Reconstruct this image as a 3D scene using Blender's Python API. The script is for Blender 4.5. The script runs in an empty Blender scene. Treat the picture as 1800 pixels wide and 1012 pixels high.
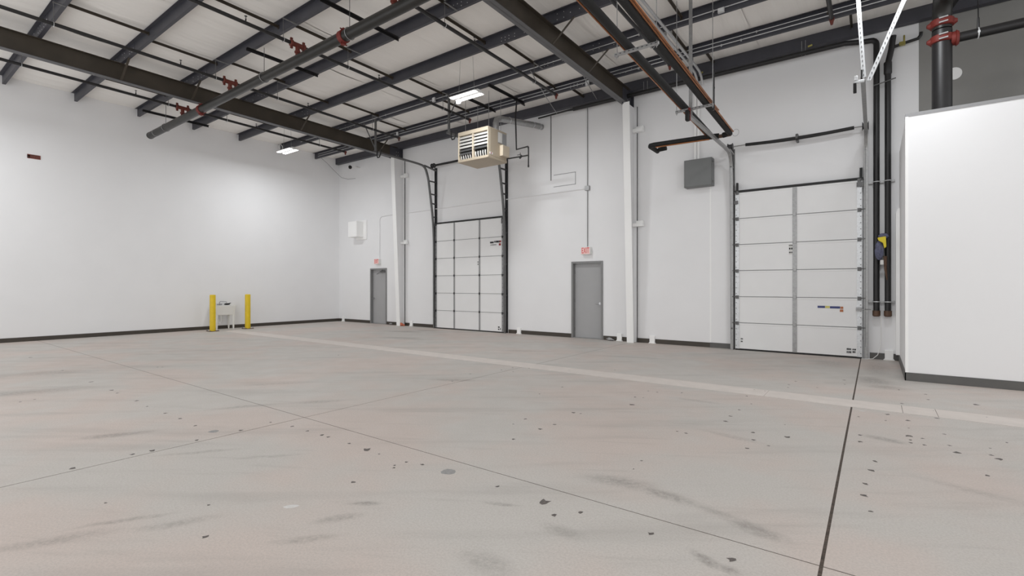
import bpy, bmesh, math, random
from mathutils import Vector, Matrix
random.seed(7)
scene = bpy.context.scene
COL = scene.collection

# ------------------------------------------------------------------ camera
cam_data = bpy.data.cameras.new('camera')
cam = bpy.data.objects.new('camera', cam_data)
COL.objects.link(cam)
cam.location = (0.0, 0.0, 1.5)
cam.rotation_euler = (math.radians(90.0), 0.0, math.radians(36.45))
cam_data.sensor_width = 36.0
cam_data.lens = 17.26
cam_data.shift_y = -0.00194
cam_data.clip_end = 200
scene.camera = cam

# ------------------------------------------------------------------ world: added even fill, let in by leaving the room open behind the camera
world = bpy.data.worlds.new('world')
world.use_nodes = True
scene.world = world
world.node_tree.nodes['Background'].inputs[0].default_value = (0.99, 1.0, 1.01, 1)
world.node_tree.nodes['Background'].inputs[1].default_value = 1.35

# ------------------------------------------------------------------ exposure
vs = scene.view_settings
vs.view_transform = 'Standard'
vs.look = 'None'
vs.gamma = 1.0
vs.use_curve_mapping = False
vs.exposure = -0.04
scene.cycles.max_bounces = 14
scene.cycles.diffuse_bounces = 10

# ------------------------------------------------------------------ fixture lamps (rows of twin-strip high bays)
LAMP_W = 84.0
FIX_Y = (8.83, 0.9, -7.0)
FIX_X = (-15.95, -7.88, 0.19)
FIX_Z = 6.05
def lamp(x, y, z, w):
    l = bpy.data.lights.new('high_bay_lamp', 'AREA')
    l.shape = 'RECTANGLE'; l.size = 0.78; l.size_y = 0.10
    l.energy = w; l.color = (0.955, 0.98, 1.0)
    o = bpy.data.objects.new("high_bay_lamp", l)
    o.location = (x, y, z)
    COL.objects.link(o)
for yy in FIX_Y:
    for xx in FIX_X:
        lamp(xx, yy-0.105, FIX_Z - 0.012, LAMP_W/2); lamp(xx, yy+0.105, FIX_Z - 0.012, LAMP_W/2)

# ------------------------------------------------------------------ helpers
def lin(c):
    return tuple(((v/255)/12.92 if v/255 <= 0.04045 else ((v/255+0.055)/1.055)**2.4) for v in c) + (1,)

class MB:
    def __init__(self): self.v = []; self.f = []
    def add(self, vs, fs):
        o = len(self.v); self.v += [tuple(p) for p in vs]; self.f += [tuple(i+o for i in f) for f in fs]; return self
    def box(self, x0, x1, y0, y1, z0, z1):
        x0, x1 = min(x0, x1), max(x0, x1); y0, y1 = min(y0, y1), max(y0, y1); z0, z1 = min(z0, z1), max(z0, z1)
        return self.add([(x0,y0,z0),(x1,y0,z0),(x1,y1,z0),(x0,y1,z0),(x0,y0,z1),(x1,y0,z1),(x1,y1,z1),(x0,y1,z1)],
                 [(0,3,2,1),(4,5,6,7),(0,1,5,4),(1,2,6,5),(2,3,7,6),(3,0,4,7)])
    def bbox(self, c, sx, sy, sz):
        return self.box(c[0]-sx/2, c[0]+sx/2, c[1]-sy/2, c[1]+sy/2, c[2]-sz/2, c[2]+sz/2)
    def hexa(self, lo, hi):      # two quads (4 points each, same winding)
        return self.add(list(lo)+list(hi), [(0,3,2,1),(4,5,6,7),(0,1,5,4),(1,2,6,5),(2,3,7,6),(3,0,4,7)])
    def prism(self, prof, axis, a, b):   # closed 2D profile extruded along an axis
        def pt(p, t):
            return {'x': (t, p[0], p[1]), 'y': (p[0], t, p[1]), 'z': (p[0], p[1], t)}[axis]
        n = len(prof)
        vs = [pt(p, a) for p in prof] + [pt(p, b) for p in prof]
        return self.add(vs, [tuple(range(n))[::-1], tuple(range(n, 2*n))] + [(i, (i+1) % n, n+(i+1) % n, n+i) for i in range(n)])
    def tube(self, pts, r, seg=10, caps=True):
        pts = [Vector(p) for p in pts]
        rs = r if isinstance(r, (list, tuple)) else [r]*len(pts)
        n = len(pts); vs = []; ref = None
        for i, p in enumerate(pts):
            if i == 0: t = pts[1]-p
            elif i == n-1: t = p-pts[i-1]
            else:
                a = (p-pts[i-1]).normalized(); b = (pts[i+1]-p).normalized(); t = a+b
            if t.length < 1e-9: t = Vector((0,0,1))
            t.normalize()
            if ref is None:
                ref = Vector((0,0,1)) if abs(t.z) < 0.9 else Vector((1,0,0))
            u = (ref - t*ref.dot(t))
            if u.length < 1e-6: u = t.orthogonal()
            u.normalize(); w = t.cross(u); ref = u
            for k in range(seg):
                a = 2*math.pi*k/seg
                vs.append(p + (u*math.cos(a)+w*math.sin(a))*rs[i])
        fs = []
        for i in range(n-1):
            for k in range(seg):
                fs.append((i*seg+k, i*seg+(k+1) % seg, (i+1)*seg+(k+1) % seg, (i+1)*seg+k))
        if caps: fs += [tuple(range(seg))[::-1], tuple(range((n-1)*seg, n*seg))]
        return self.add(vs, fs)
    def cyl(self, p0, p1, r, seg=12): return self.tube([p0, p1], r, seg)
    def ring(self, c, axis, R, r, seg=14, sub=6):   # torus
        c = Vector(c); axis = Vector(axis).normalized(); u = axis.orthogonal().normalized(); w = axis.cross(u)
        vs = []; fs = []
        for i in range(seg):
            a = 2*math.pi*i/seg; d = u*math.cos(a)+w*math.sin(a)
            for k in range(sub):
                b = 2*math.pi*k/sub
                vs.append(c + d*(R+r*math.cos(b)) + axis*r*math.sin(b))
        for i in range(seg):
            for k in range(sub):
                fs.append((i*sub+k, ((i+1) % seg)*sub+k, ((i+1) % seg)*sub+(k+1) % sub, i*sub+(k+1) % sub))
        return self.add(vs, fs)
    def bar(self, p0, p1, w, h, up=(0,0,1)):   # rectangular bar between two points
        p0 = Vector(p0); p1 = Vector(p1); t = (p1-p0).normalized(); up = Vector(up)
        s = t.cross(up)
        if s.length < 1e-5: s = t.orthogonal()
        s.normalize(); u = s.cross(t)
        q = [s*(-w/2)+u*(-h/2), s*(w/2)+u*(-h/2), s*(w/2)+u*(h/2), s*(-w/2)+u*(h/2)]
        return self.hexa([p0+k for k in q], [p1+k for k in q])
    def sweep(self, pts, prof, side=(1,0,0)):    # profile (a along side, b along normal) swept in a plane
        pts = [Vector(p) for p in pts]; side = Vector(side); n = len(pts); m = len(prof); vs = []; fs = []
        for i, p in enumerate(pts):
            t = (pts[min(i+1, n-1)]-pts[max(i-1, 0)]).normalized(); b = t.cross(side).normalized()
            for a, c in prof: vs.append(p + side*a + b*c)
        for i in range(n-1):
            for k in range(m): fs.append((i*m+k, i*m+(k+1) % m, (i+1)*m+(k+1) % m, (i+1)*m+k))
        fs += [tuple(range(m))[::-1], tuple(range((n-1)*m, n*m))]
        return self.add(vs, fs)
    def blob(self, c, rx, ry, rz, seg=10, rings=7, jit=0.0):
        vs = [(c[0], c[1], c[2]-rz)]; fs = []
        for i in range(1, rings):
            a = math.pi*i/rings - math.pi/2
            for k in range(seg):
                b = 2*math.pi*k/seg; j = 1+random.uniform(-jit, jit)
                vs.append((c[0]+rx*math.cos(a)*math.cos(b)*j, c[1]+ry*math.cos(a)*math.sin(b)*j, c[2]+rz*math.sin(a)))
        vs.append((c[0], c[1], c[2]+rz)); L = len(vs)-1
        for k in range(seg): fs.append((0, 1+(k+1) % seg, 1+k))
        for i in range(rings-2):
            for k in range(seg):
                a = 1+i*seg
                fs.append((a+k, a+(k+1) % seg, a+seg+(k+1) % seg, a+seg+k))
        a = 1+(rings-2)*seg
        for k in range(seg): fs.append((a+k, a+(k+1) % seg, L))
        return self.add(vs, fs)
    def build(self, name, mat, parent=None, bevel=0.0, loc=None):
        me = bpy.data.meshes.new(name)
        if loc is None:
            if parent is None:
                xs = [p[0] for p in self.v]; ys = [p[1] for p in self.v]; zs = [p[2] for p in self.v]
                loc = Vector(((min(xs)+max(xs))/2, (min(ys)+max(ys))/2, min(zs)))
            else: loc = world_loc(parent)
        loc = Vector(loc)
        me.from_pydata([tuple(Vector(p)-loc) for p in self.v], [], self.f)
        if bevel > 0:
            bm = bmesh.new(); bm.from_mesh(me)
            bmesh.ops.recalc_face_normals(bm, faces=bm.faces)
            es = [e for e in bm.edges if len(e.link_faces) == 2 and e.calc_face_angle(0) > 0.6]
            bmesh.ops.bevel(bm, geom=es, offset=bevel, segments=1, affect='EDGES', clamp_overlap=True)
            bm.to_mesh(me); bm.free()
        else:
            bm = bmesh.new(); bm.from_mesh(me); bmesh.ops.recalc_face_normals(bm, faces=bm.faces); bm.to_mesh(me); bm.free()
        me.shade_smooth(); me.set_sharp_from_angle(angle=math.radians(38))
        me.materials.append(mat)
        o = bpy.data.objects.new(name, me); COL.objects.link(o)
        if parent is not None:
            o.parent = parent; o.location = loc - world_loc(parent)
        else: o.location = loc
        return o

def world_loc(o):
    p = Vector((0,0,0))
    while o is not None: p = p + o.location; o = o.parent
    return p

def tag(o, label, cat, group=None, kind=None):
    o['label'] = label
    if cat: o['category'] = cat
    if group: o['group'] = group
    if kind: o['kind'] = kind
    return o
def thing(name, label, cat, loc, group=None, kind=None):
    o = bpy.data.objects.new(name, None); COL.objects.link(o); o.location = loc
    o.empty_display_size = 0.1
    return tag(o, label, cat, group, kind)
def struct(name, mat, mb, label=None, parent=None, bevel=0.0):
    o = mb.build(name, mat, parent, bevel=bevel)
    if parent is None: o['kind'] = 'structure'
    if label: o['label'] = label
    return o
def clone(root, dloc, label, group=None):       # copy of a thing, its parts and sub-parts
    r = root.copy(); COL.objects.link(r); r.location = root.location + Vector(dloc); r['label'] = label
    if group: r['group'] = group
    for ch in root.children:
        c = ch.copy(); COL.objects.link(c); c.parent = r; c.matrix_parent_inverse = ch.matrix_parent_inverse
        for g in ch.children:
            d = g.copy(); COL.objects.link(d); d.parent = c
    return r
def text_part(name, body, mat, parent, loc, size, rot, ext=0.001, sx=1.0):
    cu = bpy.data.curves.new(name, 'FONT'); cu.body = body; cu.size = size; cu.extrude = ext
    cu.align_x = 'CENTER'; cu.align_y = 'CENTER'
    tmp = bpy.data.objects.new('tmp_text', cu); COL.objects.link(tmp)
    bpy.context.view_layer.update()
    me = bpy.data.meshes.new_from_object(tmp.evaluated_get(bpy.context.evaluated_depsgraph_get()))
    bpy.data.objects.remove(tmp)
    me.name = name; me.materials.clear(); me.materials.append(mat)
    o = bpy.data.objects.new(name, me); COL.objects.link(o)
    o.parent = parent; o.location = Vector(loc) - world_loc(parent); o.rotation_euler = rot; o.scale = (sx, 1, 1)
    return o

# ------------------------------------------------------------------ materials
def mat(name, rgb, rough=0.5, metal=0.0, var=0.06, scale=6.0, bump=0.0, bscale=40.0, emit=None, estr=0.0, spec=0.5):
    m = bpy.data.materials.new(name); m.use_nodes = True
    nt = m.node_tree; b = nt.nodes['Principled BSDF']
    b.inputs['Roughness'].default_value = rough; b.inputs['Metallic'].default_value = metal
    b.inputs['Specular IOR Level'].default_value = spec
    c = lin(rgb)
    g = nt.nodes.new('ShaderNodeNewGeometry')
    n = nt.nodes.new('ShaderNodeTexNoise'); n.inputs['Scale'].default_value = scale; n.inputs['Detail'].default_value = 5
    nt.links.new(g.outputs['Position'], n.inputs['Vector'])
    r = nt.nodes.new('ShaderNodeValToRGB')
    r.color_ramp.elements[0].position = 0.3; r.color_ramp.elements[1].position = 0.7
    r.color_ramp.elements[0].color = tuple(max(0, k*(1-var)) for k in c[:3])+(1,)
    r.color_ramp.elements[1].color = tuple(min(1, k*(1+var)) for k in c[:3])+(1,)
    nt.links.new(n.outputs['Fac'], r.inputs['Fac']); nt.links.new(r.outputs['Color'], b.inputs['Base Color'])
    if bump > 0:
        n2 = nt.nodes.new('ShaderNodeTexNoise'); n2.inputs['Scale'].default_value = bscale; n2.inputs['Detail'].default_value = 3
        nt.links.new(g.outputs['Position'], n2.inputs['Vector'])
        bp = nt.nodes.new('ShaderNodeBump'); bp.inputs['Strength'].default_value = bump; bp.inputs['Distance'].default_value = 0.01
        nt.links.new(n2.outputs['Fac'], bp.inputs['Height']); nt.links.new(bp.outputs['Normal'], b.inputs['Normal'])
    if emit:
        b.inputs['Emission Color'].default_value = lin(emit); b.inputs['Emission Strength'].default_value = estr
    return m

M = {}
M['wall'] = mat('white_wall_paint', (235,235,236), 0.75, var=0.012, scale=1.2, bump=0.05, bscale=60)
M['wall_grey'] = mat('grey_unpainted_wall', (142,141,138), 0.8, var=0.03, scale=2.0)
M['trimwhite'] = mat('white_trim_paint', (246,246,245), 0.55, var=0.006)
M['partition'] = mat('bright_white_partition', (236,236,237), 0.7, var=0.008, scale=0.8)
M['base_brown'] = mat('dark_brown_rubber', (66,60,53), 0.5, var=0.08)
M['base_grey'] = mat('grey_rubber', (92,91,89), 0.5, var=0.06)
M['purlin'] = mat('blue_grey_red_oxide_steel', (62,62,69), 0.5, var=0.1, scale=3, bump=0.03)
M['rafter'] = mat('dark_bare_mill_steel', (64,57,48), 0.5, var=0.2, scale=2.2, bump=0.04)
M['flange'] = mat('grey_flange_steel', (90,90,92), 0.5, var=0.12, scale=3)
M['black'] = mat('black_painted_pipe', (28,27,28), 0.42, var=0.15, scale=8)
M['darkpipe'] = mat('weathered_dark_steel_pipe', (46,45,43), 0.36, metal=0.35, var=0.16, scale=5)
M['foam'] = mat('black_foam_insulation', (25,25,25), 0.8, var=0.12, scale=20, bump=0.2, bscale=90)
M['copper'] = mat('copper_tube', (158,104,68), 0.35, metal=0.8, var=0.15, scale=10)
M['brown'] = mat('brown_weathered_fitting', (86,62,46), 0.55, var=0.2, scale=30)
M['red'] = mat('red_fitting_paint', (104,44,33), 0.6, var=0.12, scale=20)
M['redbright'] = mat('bright_red_coupling', (110,34,26), 0.6, var=0.12, scale=20)
M['galv'] = mat('galvanised_steel', (162,162,162), 0.38, metal=0.6, var=0.12, scale=25)
M['galv_bright'] = mat('bright_galvanised_steel', (214,216,218), 0.36, metal=0.35, var=0.12, scale=30)
M['steel_dark'] = mat('dull_dark_steel', (104,104,104), 0.45, metal=0.4, var=0.12, scale=14)
M['conduit'] = mat('silver_conduit', (188,188,189), 0.35, metal=0.5, var=0.06, scale=20)
M['chrome'] = mat('chrome', (205,206,208), 0.18, metal=0.95, var=0.03)
M['door'] = mat('grey_door_paint', (166,166,167), 0.5, var=0.02, scale=3)
M['frame'] = mat('dark_grey_frame_paint', (132,132,132), 0.5, var=0.03)
M['panelw'] = mat('white_door_panel', (233,233,233), 0.55, var=0.012, scale=3)
M['stile_grey'] = mat('grey_stile_paint', (146,146,147), 0.5, var=0.05)
M['seal'] = mat('black_rubber_seal', (30,30,30), 0.6, var=0.1)
M['hinge'] = mat('dark_hinge_steel', (62,62,64), 0.5, metal=0.3, var=0.1)
M['yellow'] = mat('yellow_safety_paint', (222,190,20), 0.42, var=0.06, scale=8)
M['beige'] = mat('beige_enamel', (176,163,144), 0.5, var=0.03, scale=4)
M['beige_light'] = mat('pale_cream_enamel', (204,191,170), 0.5, var=0.02, scale=4)
M['louvre'] = mat('pale_louvre', (205,203,198), 0.5, var=0.04)
M['inside'] = mat('black_interior', (24,23,22), 0.8, var=0.1)
M['graybox'] = mat('grey_enclosure_enamel', (116,118,118), 0.5, var=0.03)
M['white_plastic'] = mat('white_plastic', (230,230,228), 0.4, var=0.01)
M['exitface'] = mat('pale_pink_sign_face', (240,206,202), 0.4, var=0.02, emit=(255,180,170), estr=0.05)
M['exitred'] = mat('red_sign_lettering', (214,30,34), 0.4, var=0.03)
M['glow'] = mat('lamp_diffuser', (255,255,255), 0.4, emit=(255,255,255), estr=9.0)
M['printblack'] = mat('black_print', (32,32,34), 0.6, var=0.05)
M['printred'] = mat('red_print', (150,40,44), 0.6, var=0.05)
M['printblue'] = mat('blue_print', (62,70,120), 0.6, var=0.05)
M['printyellow'] = mat('yellow_print', (206,196,110), 0.6, var=0.05)
M['printorange'] = mat('orange_print', (176,110,72), 0.6, var=0.05)
M['paper'] = mat('pale_label_paper', (214,213,210), 0.6, var=0.02)
M['cloth'] = mat('blue_grey_cloth', (92,94,116), 0.9, var=0.3, scale=30, bump=0.5, bscale=60)
M['toolyellow'] = mat('yellow_tool_plastic', (220,200,40), 0.45, var=0.04)
M['orange'] = mat('orange_scrap', (196,112,84), 0.8, var=0.15, scale=30)
M['brass'] = mat('brass_valve', (160,150,84), 0.4, metal=0.6, var=0.1)
M['rust'] = mat('brown_sign_red', (122,60,50), 0.6, var=0.3, scale=60)
M['rustdark'] = mat('dark_brown_lettering', (78,48,42), 0.6, var=0.2, scale=60)
M['chip'] = mat('dark_floor_chip', (98,92,89), 0.8, var=0.25, scale=60)
M['chiplight'] = mat('pale_floor_filler', (206,204,202), 0.7, var=0.08, scale=40)
M['chipgrey'] = mat('grey_floor_filler', (146,145,144), 0.7, var=0.12, scale=40)
M['joint'] = mat('dark_joint_filler', (76,66,59), 0.9, var=0.5, scale=45)
M['strip'] = mat('pale_concrete_strip', (207,199,193), 0.7, var=0.05, scale=5, bump=0.1, bscale=120)

def concrete():
    m = bpy.data.materials.new('worn_concrete'); m.use_nodes = True
    nt = m.node_tree; N = nt.nodes; L = nt.links; b = N['Principled BSDF']
    g = N.new('ShaderNodeNewGeometry'); pos = g.outputs['Position']
    def noise(scale, detail=4, vec=None, rough=0.55):
        n = N.new('ShaderNodeTexNoise'); n.inputs['Scale'].default_value = scale; n.inputs['Detail'].default_value = detail
        n.inputs['Roughness'].default_value = rough
        L.new(vec or pos, n.inputs['Vector']); return n.outputs['Fac']
    def mapr(v, a, c, lo=0.0, hi=1.0):
        r = N.new('ShaderNodeMapRange'); r.interpolation_type = 'SMOOTHSTEP'
        r.inputs[1].default_value = a; r.inputs[2].default_value = c; r.inputs[3].default_value = lo; r.inputs[4].default_value = hi
        L.new(v, r.inputs[0]); return r.outputs[0]
    def mp(loc, rot, scale):
        k = N.new('ShaderNodeMapping'); k.vector_type = 'TEXTURE'
        k.inputs['Location'].default_value = loc; k.inputs['Rotation'].default_value = (0,0,rot); k.inputs['Scale'].default_value = scale
        return k
    def mth(op, a, c):
        k = N.new('ShaderNodeMath'); k.operation = op
        for i, v in enumerate((a, c)):
            if isinstance(v, (int, float)): k.inputs[i].default_value = v
            else: L.new(v, k.inputs[i])
        return k.outputs[0]
    def mix(f, a, c):
        k = N.new('ShaderNodeMix'); k.data_type = 'RGBA'
        if isinstance(f, float): k.inputs[0].default_value = f
        else: L.new(f, k.inputs[0])
        for i, v in ((6, a), (7, c)):
            if isinstance(v, tuple): k.inputs[i].default_value = v
            else: L.new(v, k.inputs[i])
        return k.outputs[2]
    base = mix(mapr(noise(0.55, 3), 0.4, 0.62), lin((194,190,185)), lin((199,187,180)))
    # long trowel streaks, slanted across the slabs
    k1 = mp((0,0,0), math.radians(38), (3.2, 0.42, 1)); L.new(pos, k1.inputs['Vector'])
    s1 = mapr(noise(1.1, 5, k1.outputs[0]), 0.5, 0.74, 0, 0.30)
    k2 = mp((5,2,0), math.radians(30), (1.4, 0.16, 1)); L.new(pos, k2.inputs['Vector'])
    s2 = mapr(noise(1.3, 4, k2.outputs[0]), 0.55, 0.8, 0, 0.22)
    base = mix(s1, base, lin((142,138,134))); base = mix(s2, base, lin((136,131,126)))
    fine = mapr(noise(70, 4), 0.3, 0.72, 0.0, 1.0)
    spk = mapr(noise(120, 2), 0.62, 0.72, 0, 0.5)
    base = mix(mth('MULTIPLY', fine, 0.34), base, lin((160,153,148)))
    base = mix(spk, base, lin((140,134,128)))
    # scuffs and oil marks with a place of their own (x, y, angle, length, width, strength)
    wob = N.new('ShaderNodeTexNoise'); wob.inputs['Scale'].default_value = 2.2; wob.inputs['Detail'].default_value = 4; L.new(pos, wob.inputs['Vector'])
    off = N.new('ShaderNodeVectorMath'); off.operation = 'MULTIPLY_ADD'
    L.new(wob.outputs['Color'], off.inputs[0]); off.inputs[1].default_value = (0.12, 0.12, 0); L.new(pos, off.inputs[2])
    sub = N.new('ShaderNodeVectorMath'); sub.operation = 'SUBTRACT'; L.new(off.outputs[0], sub.inputs[0]); sub.inputs[1].default_value = (0.06, 0.06, 0)
    total = None
    for (x, y, a, l, w, s) in STAINS:
        k = mp((x, y, 0), math.radians(a), (l, w, 50)); L.new(sub.outputs[0], k.inputs['Vector'])
        d = N.new('ShaderNodeVectorMath'); d.operation = 'LENGTH'; L.new(k.outputs[0], d.inputs[0])
        t = mapr(d.outputs['Value'], 1.0, 0.1, 0, s)
        total = t if total is None else mth('MAXIMUM', total, t)
    grain = mapr(noise(22, 6, None, 0.7), 0.32, 0.66, 0.25, 1.0)
    base = mix(mth('MULTIPLY', total, grain), base, lin((104,98,94)))
    L.new(base, b.inputs['Base Color'])
    L.new(mapr(noise(2.5, 4), 0.3, 0.7, 0.5, 0.68), b.inputs['Roughness'])
    b.inputs['Specular IOR Level'].default_value = 0.35
    bp = N.new('ShaderNodeBump'); bp.inputs['Strength'].default_value = 0.18; bp.inputs['Distance'].default_value = 0.004
    L.new(noise(110, 3), bp.inputs['Height']); L.new(bp.outputs['Normal'], b.inputs['Normal'])
    return m
STAINS = [(-1.58,3.52,10,0.40,0.17,0.5),(-1.2,3.5,-8,0.34,0.11,0.55),(-0.85,3.42,-10,0.28,0.08,0.35),(-0.6,3.33,-15,0.3,0.12,0.5),
 (-0.75,2.8,-30,0.16,0.06,0.7),(-0.62,2.76,-20,0.09,0.06,0.6),(-2.82,2.12,40,0.16,0.05,0.6),(-2.78,1.88,55,0.22,0.07,0.45),(-2.72,1.62,50,0.3,0.06,0.4),
 (-3.9,0.7,60,0.5,0.1,0.4),(-3.86,1.05,60,0.4,0.05,0.45),(-3.55,1.25,60,0.35,0.08,0.35),(-12.5,10.9,20,1.0,0.35,0.6),(-10.9,9.5,10,1.2,0.3,0.45),(-12.2,11.6,15,0.8,0.3,0.5),
 (-0.02,9.7,0,0.35,0.5,0.55),(0.05,11.2,0,0.3,1.2,0.45),(-0.7,11.4,0,0.5,0.8,0.35),(0.12,9.15,0,0.4,0.25,0.45),(0.08,6.03,-20,0.28,0.12,0.55),(-6.15,1.6,60,0.45,0.12,0.55),(-6.3,2.93,60,0.6,0.1,0.4),
 (-5.8,3.65,50,0.6,0.12,0.4),(-5.4,5.75,30,0.55,0.15,0.5),(-1.15,5.25,-10,0.45,0.08,0.3),(-1.9,6.6,0,0.5,0.1,0.3),(-9.7,1.4,60,1.2,0.35,0.45),(-11.5,2.0,60,1.2,0.4,0.35),(-2.07,2.68,20,0.18,0.04,0.5),(-1.55,2.6,0,0.22,0.1,0.35),
 (-1.7,2.06,0,0.25,0.12,0.35),(0.55,4.9,-20,0.5,0.1,0.25),(-7.4,3.9,50,0.8,0.12,0.3),(-4.9,1.9,55,0.5,0.06,0.35),(-4.3,2.2,50,0.45,0.05,0.3),(-6.5,9.3,25,1.0,0.2,0.35),(-4.2,9.8,15,1.1,0.16,0.35)]
M['concrete'] = concrete()

def insulation():
    m = bpy.data.materials.new('white_vinyl_insulation_facing'); m.use_nodes = True
    nt = m.node_tree; N = nt.nodes; L = nt.links; b = N['Principled BSDF']
    g = N.new('ShaderNodeNewGeometry')
    k = N.new('ShaderNodeMapping'); k.inputs['Scale'].default_value = (3.4, 0.3, 1); L.new(g.outputs['Position'], k.inputs['Vector'])
    n = N.new('ShaderNodeTexNoise'); n.inputs['Scale'].default_value = 1.2; n.inputs['Detail'].default_value = 4; L.new(k.outputs[0], n.inputs['Vector'])
    r = N.new('ShaderNodeValToRGB'); r.color_ramp.elements[0].color = lin((232,229,224)); r.color_ramp.elements[1].color = lin((243,240,236))
    L.new(n.outputs['Fac'], r.inputs['Fac']); L.new(r.outputs['Color'], b.inputs['Base Color'])
    bp = N.new('ShaderNodeBump'); bp.inputs['Strength'].default_value = 0.8; bp.inputs['Distance'].default_value = 0.07
    L.new(n.outputs['Fac'], bp.inputs['Height']); L.new(bp.outputs['Normal'], b.inputs['Normal'])
    b.inputs['Roughness'].default_value = 0.55
    return m
M['insul'] = insulation()

# ================================================================== SETTING
XL, YB = -18.5, 12.55
# ---- floor: a dark joint bed with concrete slabs, a pale trench strip and fillers on top
floor = struct('floor', M['joint'], MB().box(XL-0.3, 8.3, -1.6, YB+0.3, -0.12, -0.0025), 'worn pinkish grey concrete slab floor with saw joints, chips and a pale strip')
J2, J3 = 0.008, 0.019
def slab(x0, x1, y0, y1):
    MB().box(x0, x1, y0, y1, -0.02, 0.0).build('concrete_slab', M['concrete'], floor, bevel=0.0015)
XJ = [XL-0.2, -9.62, -5.24, -0.23, 8.2]
def gap(x): return 0.009 if abs(x+0.23) < 0.01 else (0.0025 if abs(x+9.62) < 0.01 else 0.006)
for (y0, y1, xs) in ((-1.6, 3.0965, XJ), (3.1065, 7.405, [XJ[0]]+XJ[2:]), (7.875, YB+0.2, [XJ[0]]+XJ[2:])):
    for a, b in zip(xs[:-1], xs[1:]): slab(a+gap(a), b-gap(b), y0, y1)
for a, b in ((-17.4, -11.3), (-11.297, -5.1), (-5.097, -1.22), (-1.217, 0.268), (0.272, 0.588), (0.592, 8.2)):
    MB().box(a, b, 7.412, 7.868, -0.02, 0.0015).build('patch_strip', M['strip'], floor, bevel=0.0015)
slab(XL-0.2, -17.41, 7.412, 7.868)
CHIPS = [(-5.35,2.77,0.017),(-5.01,2.83,0.025),(-4.72,2.83,0.019),(-4.48,2.84,0.026),(-4.37,2.84,0.023),(-4.03,2.84,0.022),(-3.75,2.83,0.033),(-3.56,2.82,0.014),(-3.21,2.83,0.017),(-3.06,2.87,0.021),(-3.23,2.72,0.011),(-2.27,2.89,0.019),(-3.21,2.3,0.024),(-3.19,2.68,0.019),(-1.85,2.88,0.036),(-1.57,2.89,0.019),(-1.69,2.75,0.022),(-1.09,2.89,0.023),(-0.63,2.88,0.021),(-1.61,4.05,0.013),(-1.59,3.83,0.01),(-3.17,4.55,0.023),(-2.82,4.32,0.021),(-2.79,4.55,0.022),(-3.16,4.3,0.014),(-2.85,3.88,0.025),(-3.75,5.72,0.014),(-3.73,6.31,0.023),(-2.87,5.11,0.03),(-2.78,5.12,0.018),(-2.47,5.89,0.032),(-2.6,6.32,0.021),(-2.5,6.35,0.014),(-2.6,6.8,0.018),(-2.47,6.8,0.014),(-2.18,6.97,0.022),(-1.64,5.09,0.016),(-1.55,5.08,0.021),(-1.33,5.79,0.026),(-1.34,6.05,0.024),(-1.32,6.42,0.019),(-1.26,6.83,0.016),(-1.4,7.28,0.017),(-1.0,5.51,0.024),(-0.95,5.25,0.022),(-0.95,4.94,0.024),(-0.7,5.55,0.031),(-0.8,5.14,0.017),(-0.78,6.03,0.011),(-0.12,6.06,0.026),(-0.11,5.8,0.025),(-0.0,5.23,0.026),(-0.02,4.95,0.033),(-0.06,4.59,0.025),(-0.06,4.33,0.024),(-0.02,4.05,0.017),(0.3,7.03,0.029),(0.29,6.66,0.014),(0.28,6.31,0.036),(0.28,6.16,0.02),(0.28,6.05,0.02),(0.38,6.29,0.023),(0.38,6.04,0.017),(0.57,6.6,0.018),(0.6,5.94,0.037),(0.57,6.16,0.019),(0.57,7.35,0.023),(1.02,6.6,0.017),(0.86,6.28,0.012),(0.83,6.03,0.023),(0.87,5.93,0.027),(0.72,5.36,0.02),(0.28,8.0,0.023),(0.57,8.48,0.027),(0.57,8.87,0.021),(0.28,9.03,0.022),(1.03,8.48,0.045),(0.12,7.22,0.03),(0.1,6.88,0.011),(-0.15,6.9,0.015),(0.57,7.76,0.012),(1.03,7.74,0.015),(-0.39,9.44,0.02),(-0.37,9.05,0.016),(-5.31,1.1,0.029),(-5.32,1.51,0.027),(-5.3,1.65,0.023),(-5.31,2.02,0.022),(-5.87,2.22,0.025),(-6.32,2.24,0.029),(-6.73,2.23,0.018),(-7.29,2.22,0.019),(-7.76,2.25,0.03),(-8.54,2.25,0.029),(-8.84,2.26,0.026),(-8.94,1.47,0.017),(-8.9,1.33,0.017),(-3.22,1.27,0.024),(-3.67,1.47,0.005),(-4.28,1.06,0.007),(-5.3,2.43,0.027),(-14.26,2.29,0.048),(-11.6,2.27,0.023),(-9.86,2.27,0.036),(-10.67,3.41,0.024),(-10.6,3.46,0.024),(-9.36,6.33,0.022),(-5.37,6.95,0.023),(-5.35,5.66,0.02),(-5.55,6.32,0.022),(-5.35,7.26,0.019),(-5.09,6.93,0.018),(-5.07,7.39,0.019),(-3.73,8.15,0.018),(-1.0,8.87,0.02),(-1.05,8.5,0.019),(-1.03,8.26,0.019),(-0.68,8.51,0.015),(-1.4,7.79,0.015),(-1.26,7.79,0.015)]
def chip_mesh(n, m, irr):
    me = bpy.data.meshes.new('floor_chip'); vs = []
    for i in range(n):
        a = 2*math.pi*i/n; r = 1+random.uniform(-irr, irr*0.4)
        vs.append((r*math.cos(a), r*math.sin(a), 0))
    vs += [(p[0]*0.75, p[1]*0.75, 0.0012) for p in vs]
    me.from_pydata(vs, [], [tuple(range(n, 2*n))]+[(i, (i+1) % n, n+(i+1) % n, n+i) for i in range(n)])
    me.materials.append(m); return me
chip_meshes = [chip_mesh(n, M['chip'], q) for n, q in ((7, .5), (8, .6), (9, .55), (6, .5))]
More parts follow.
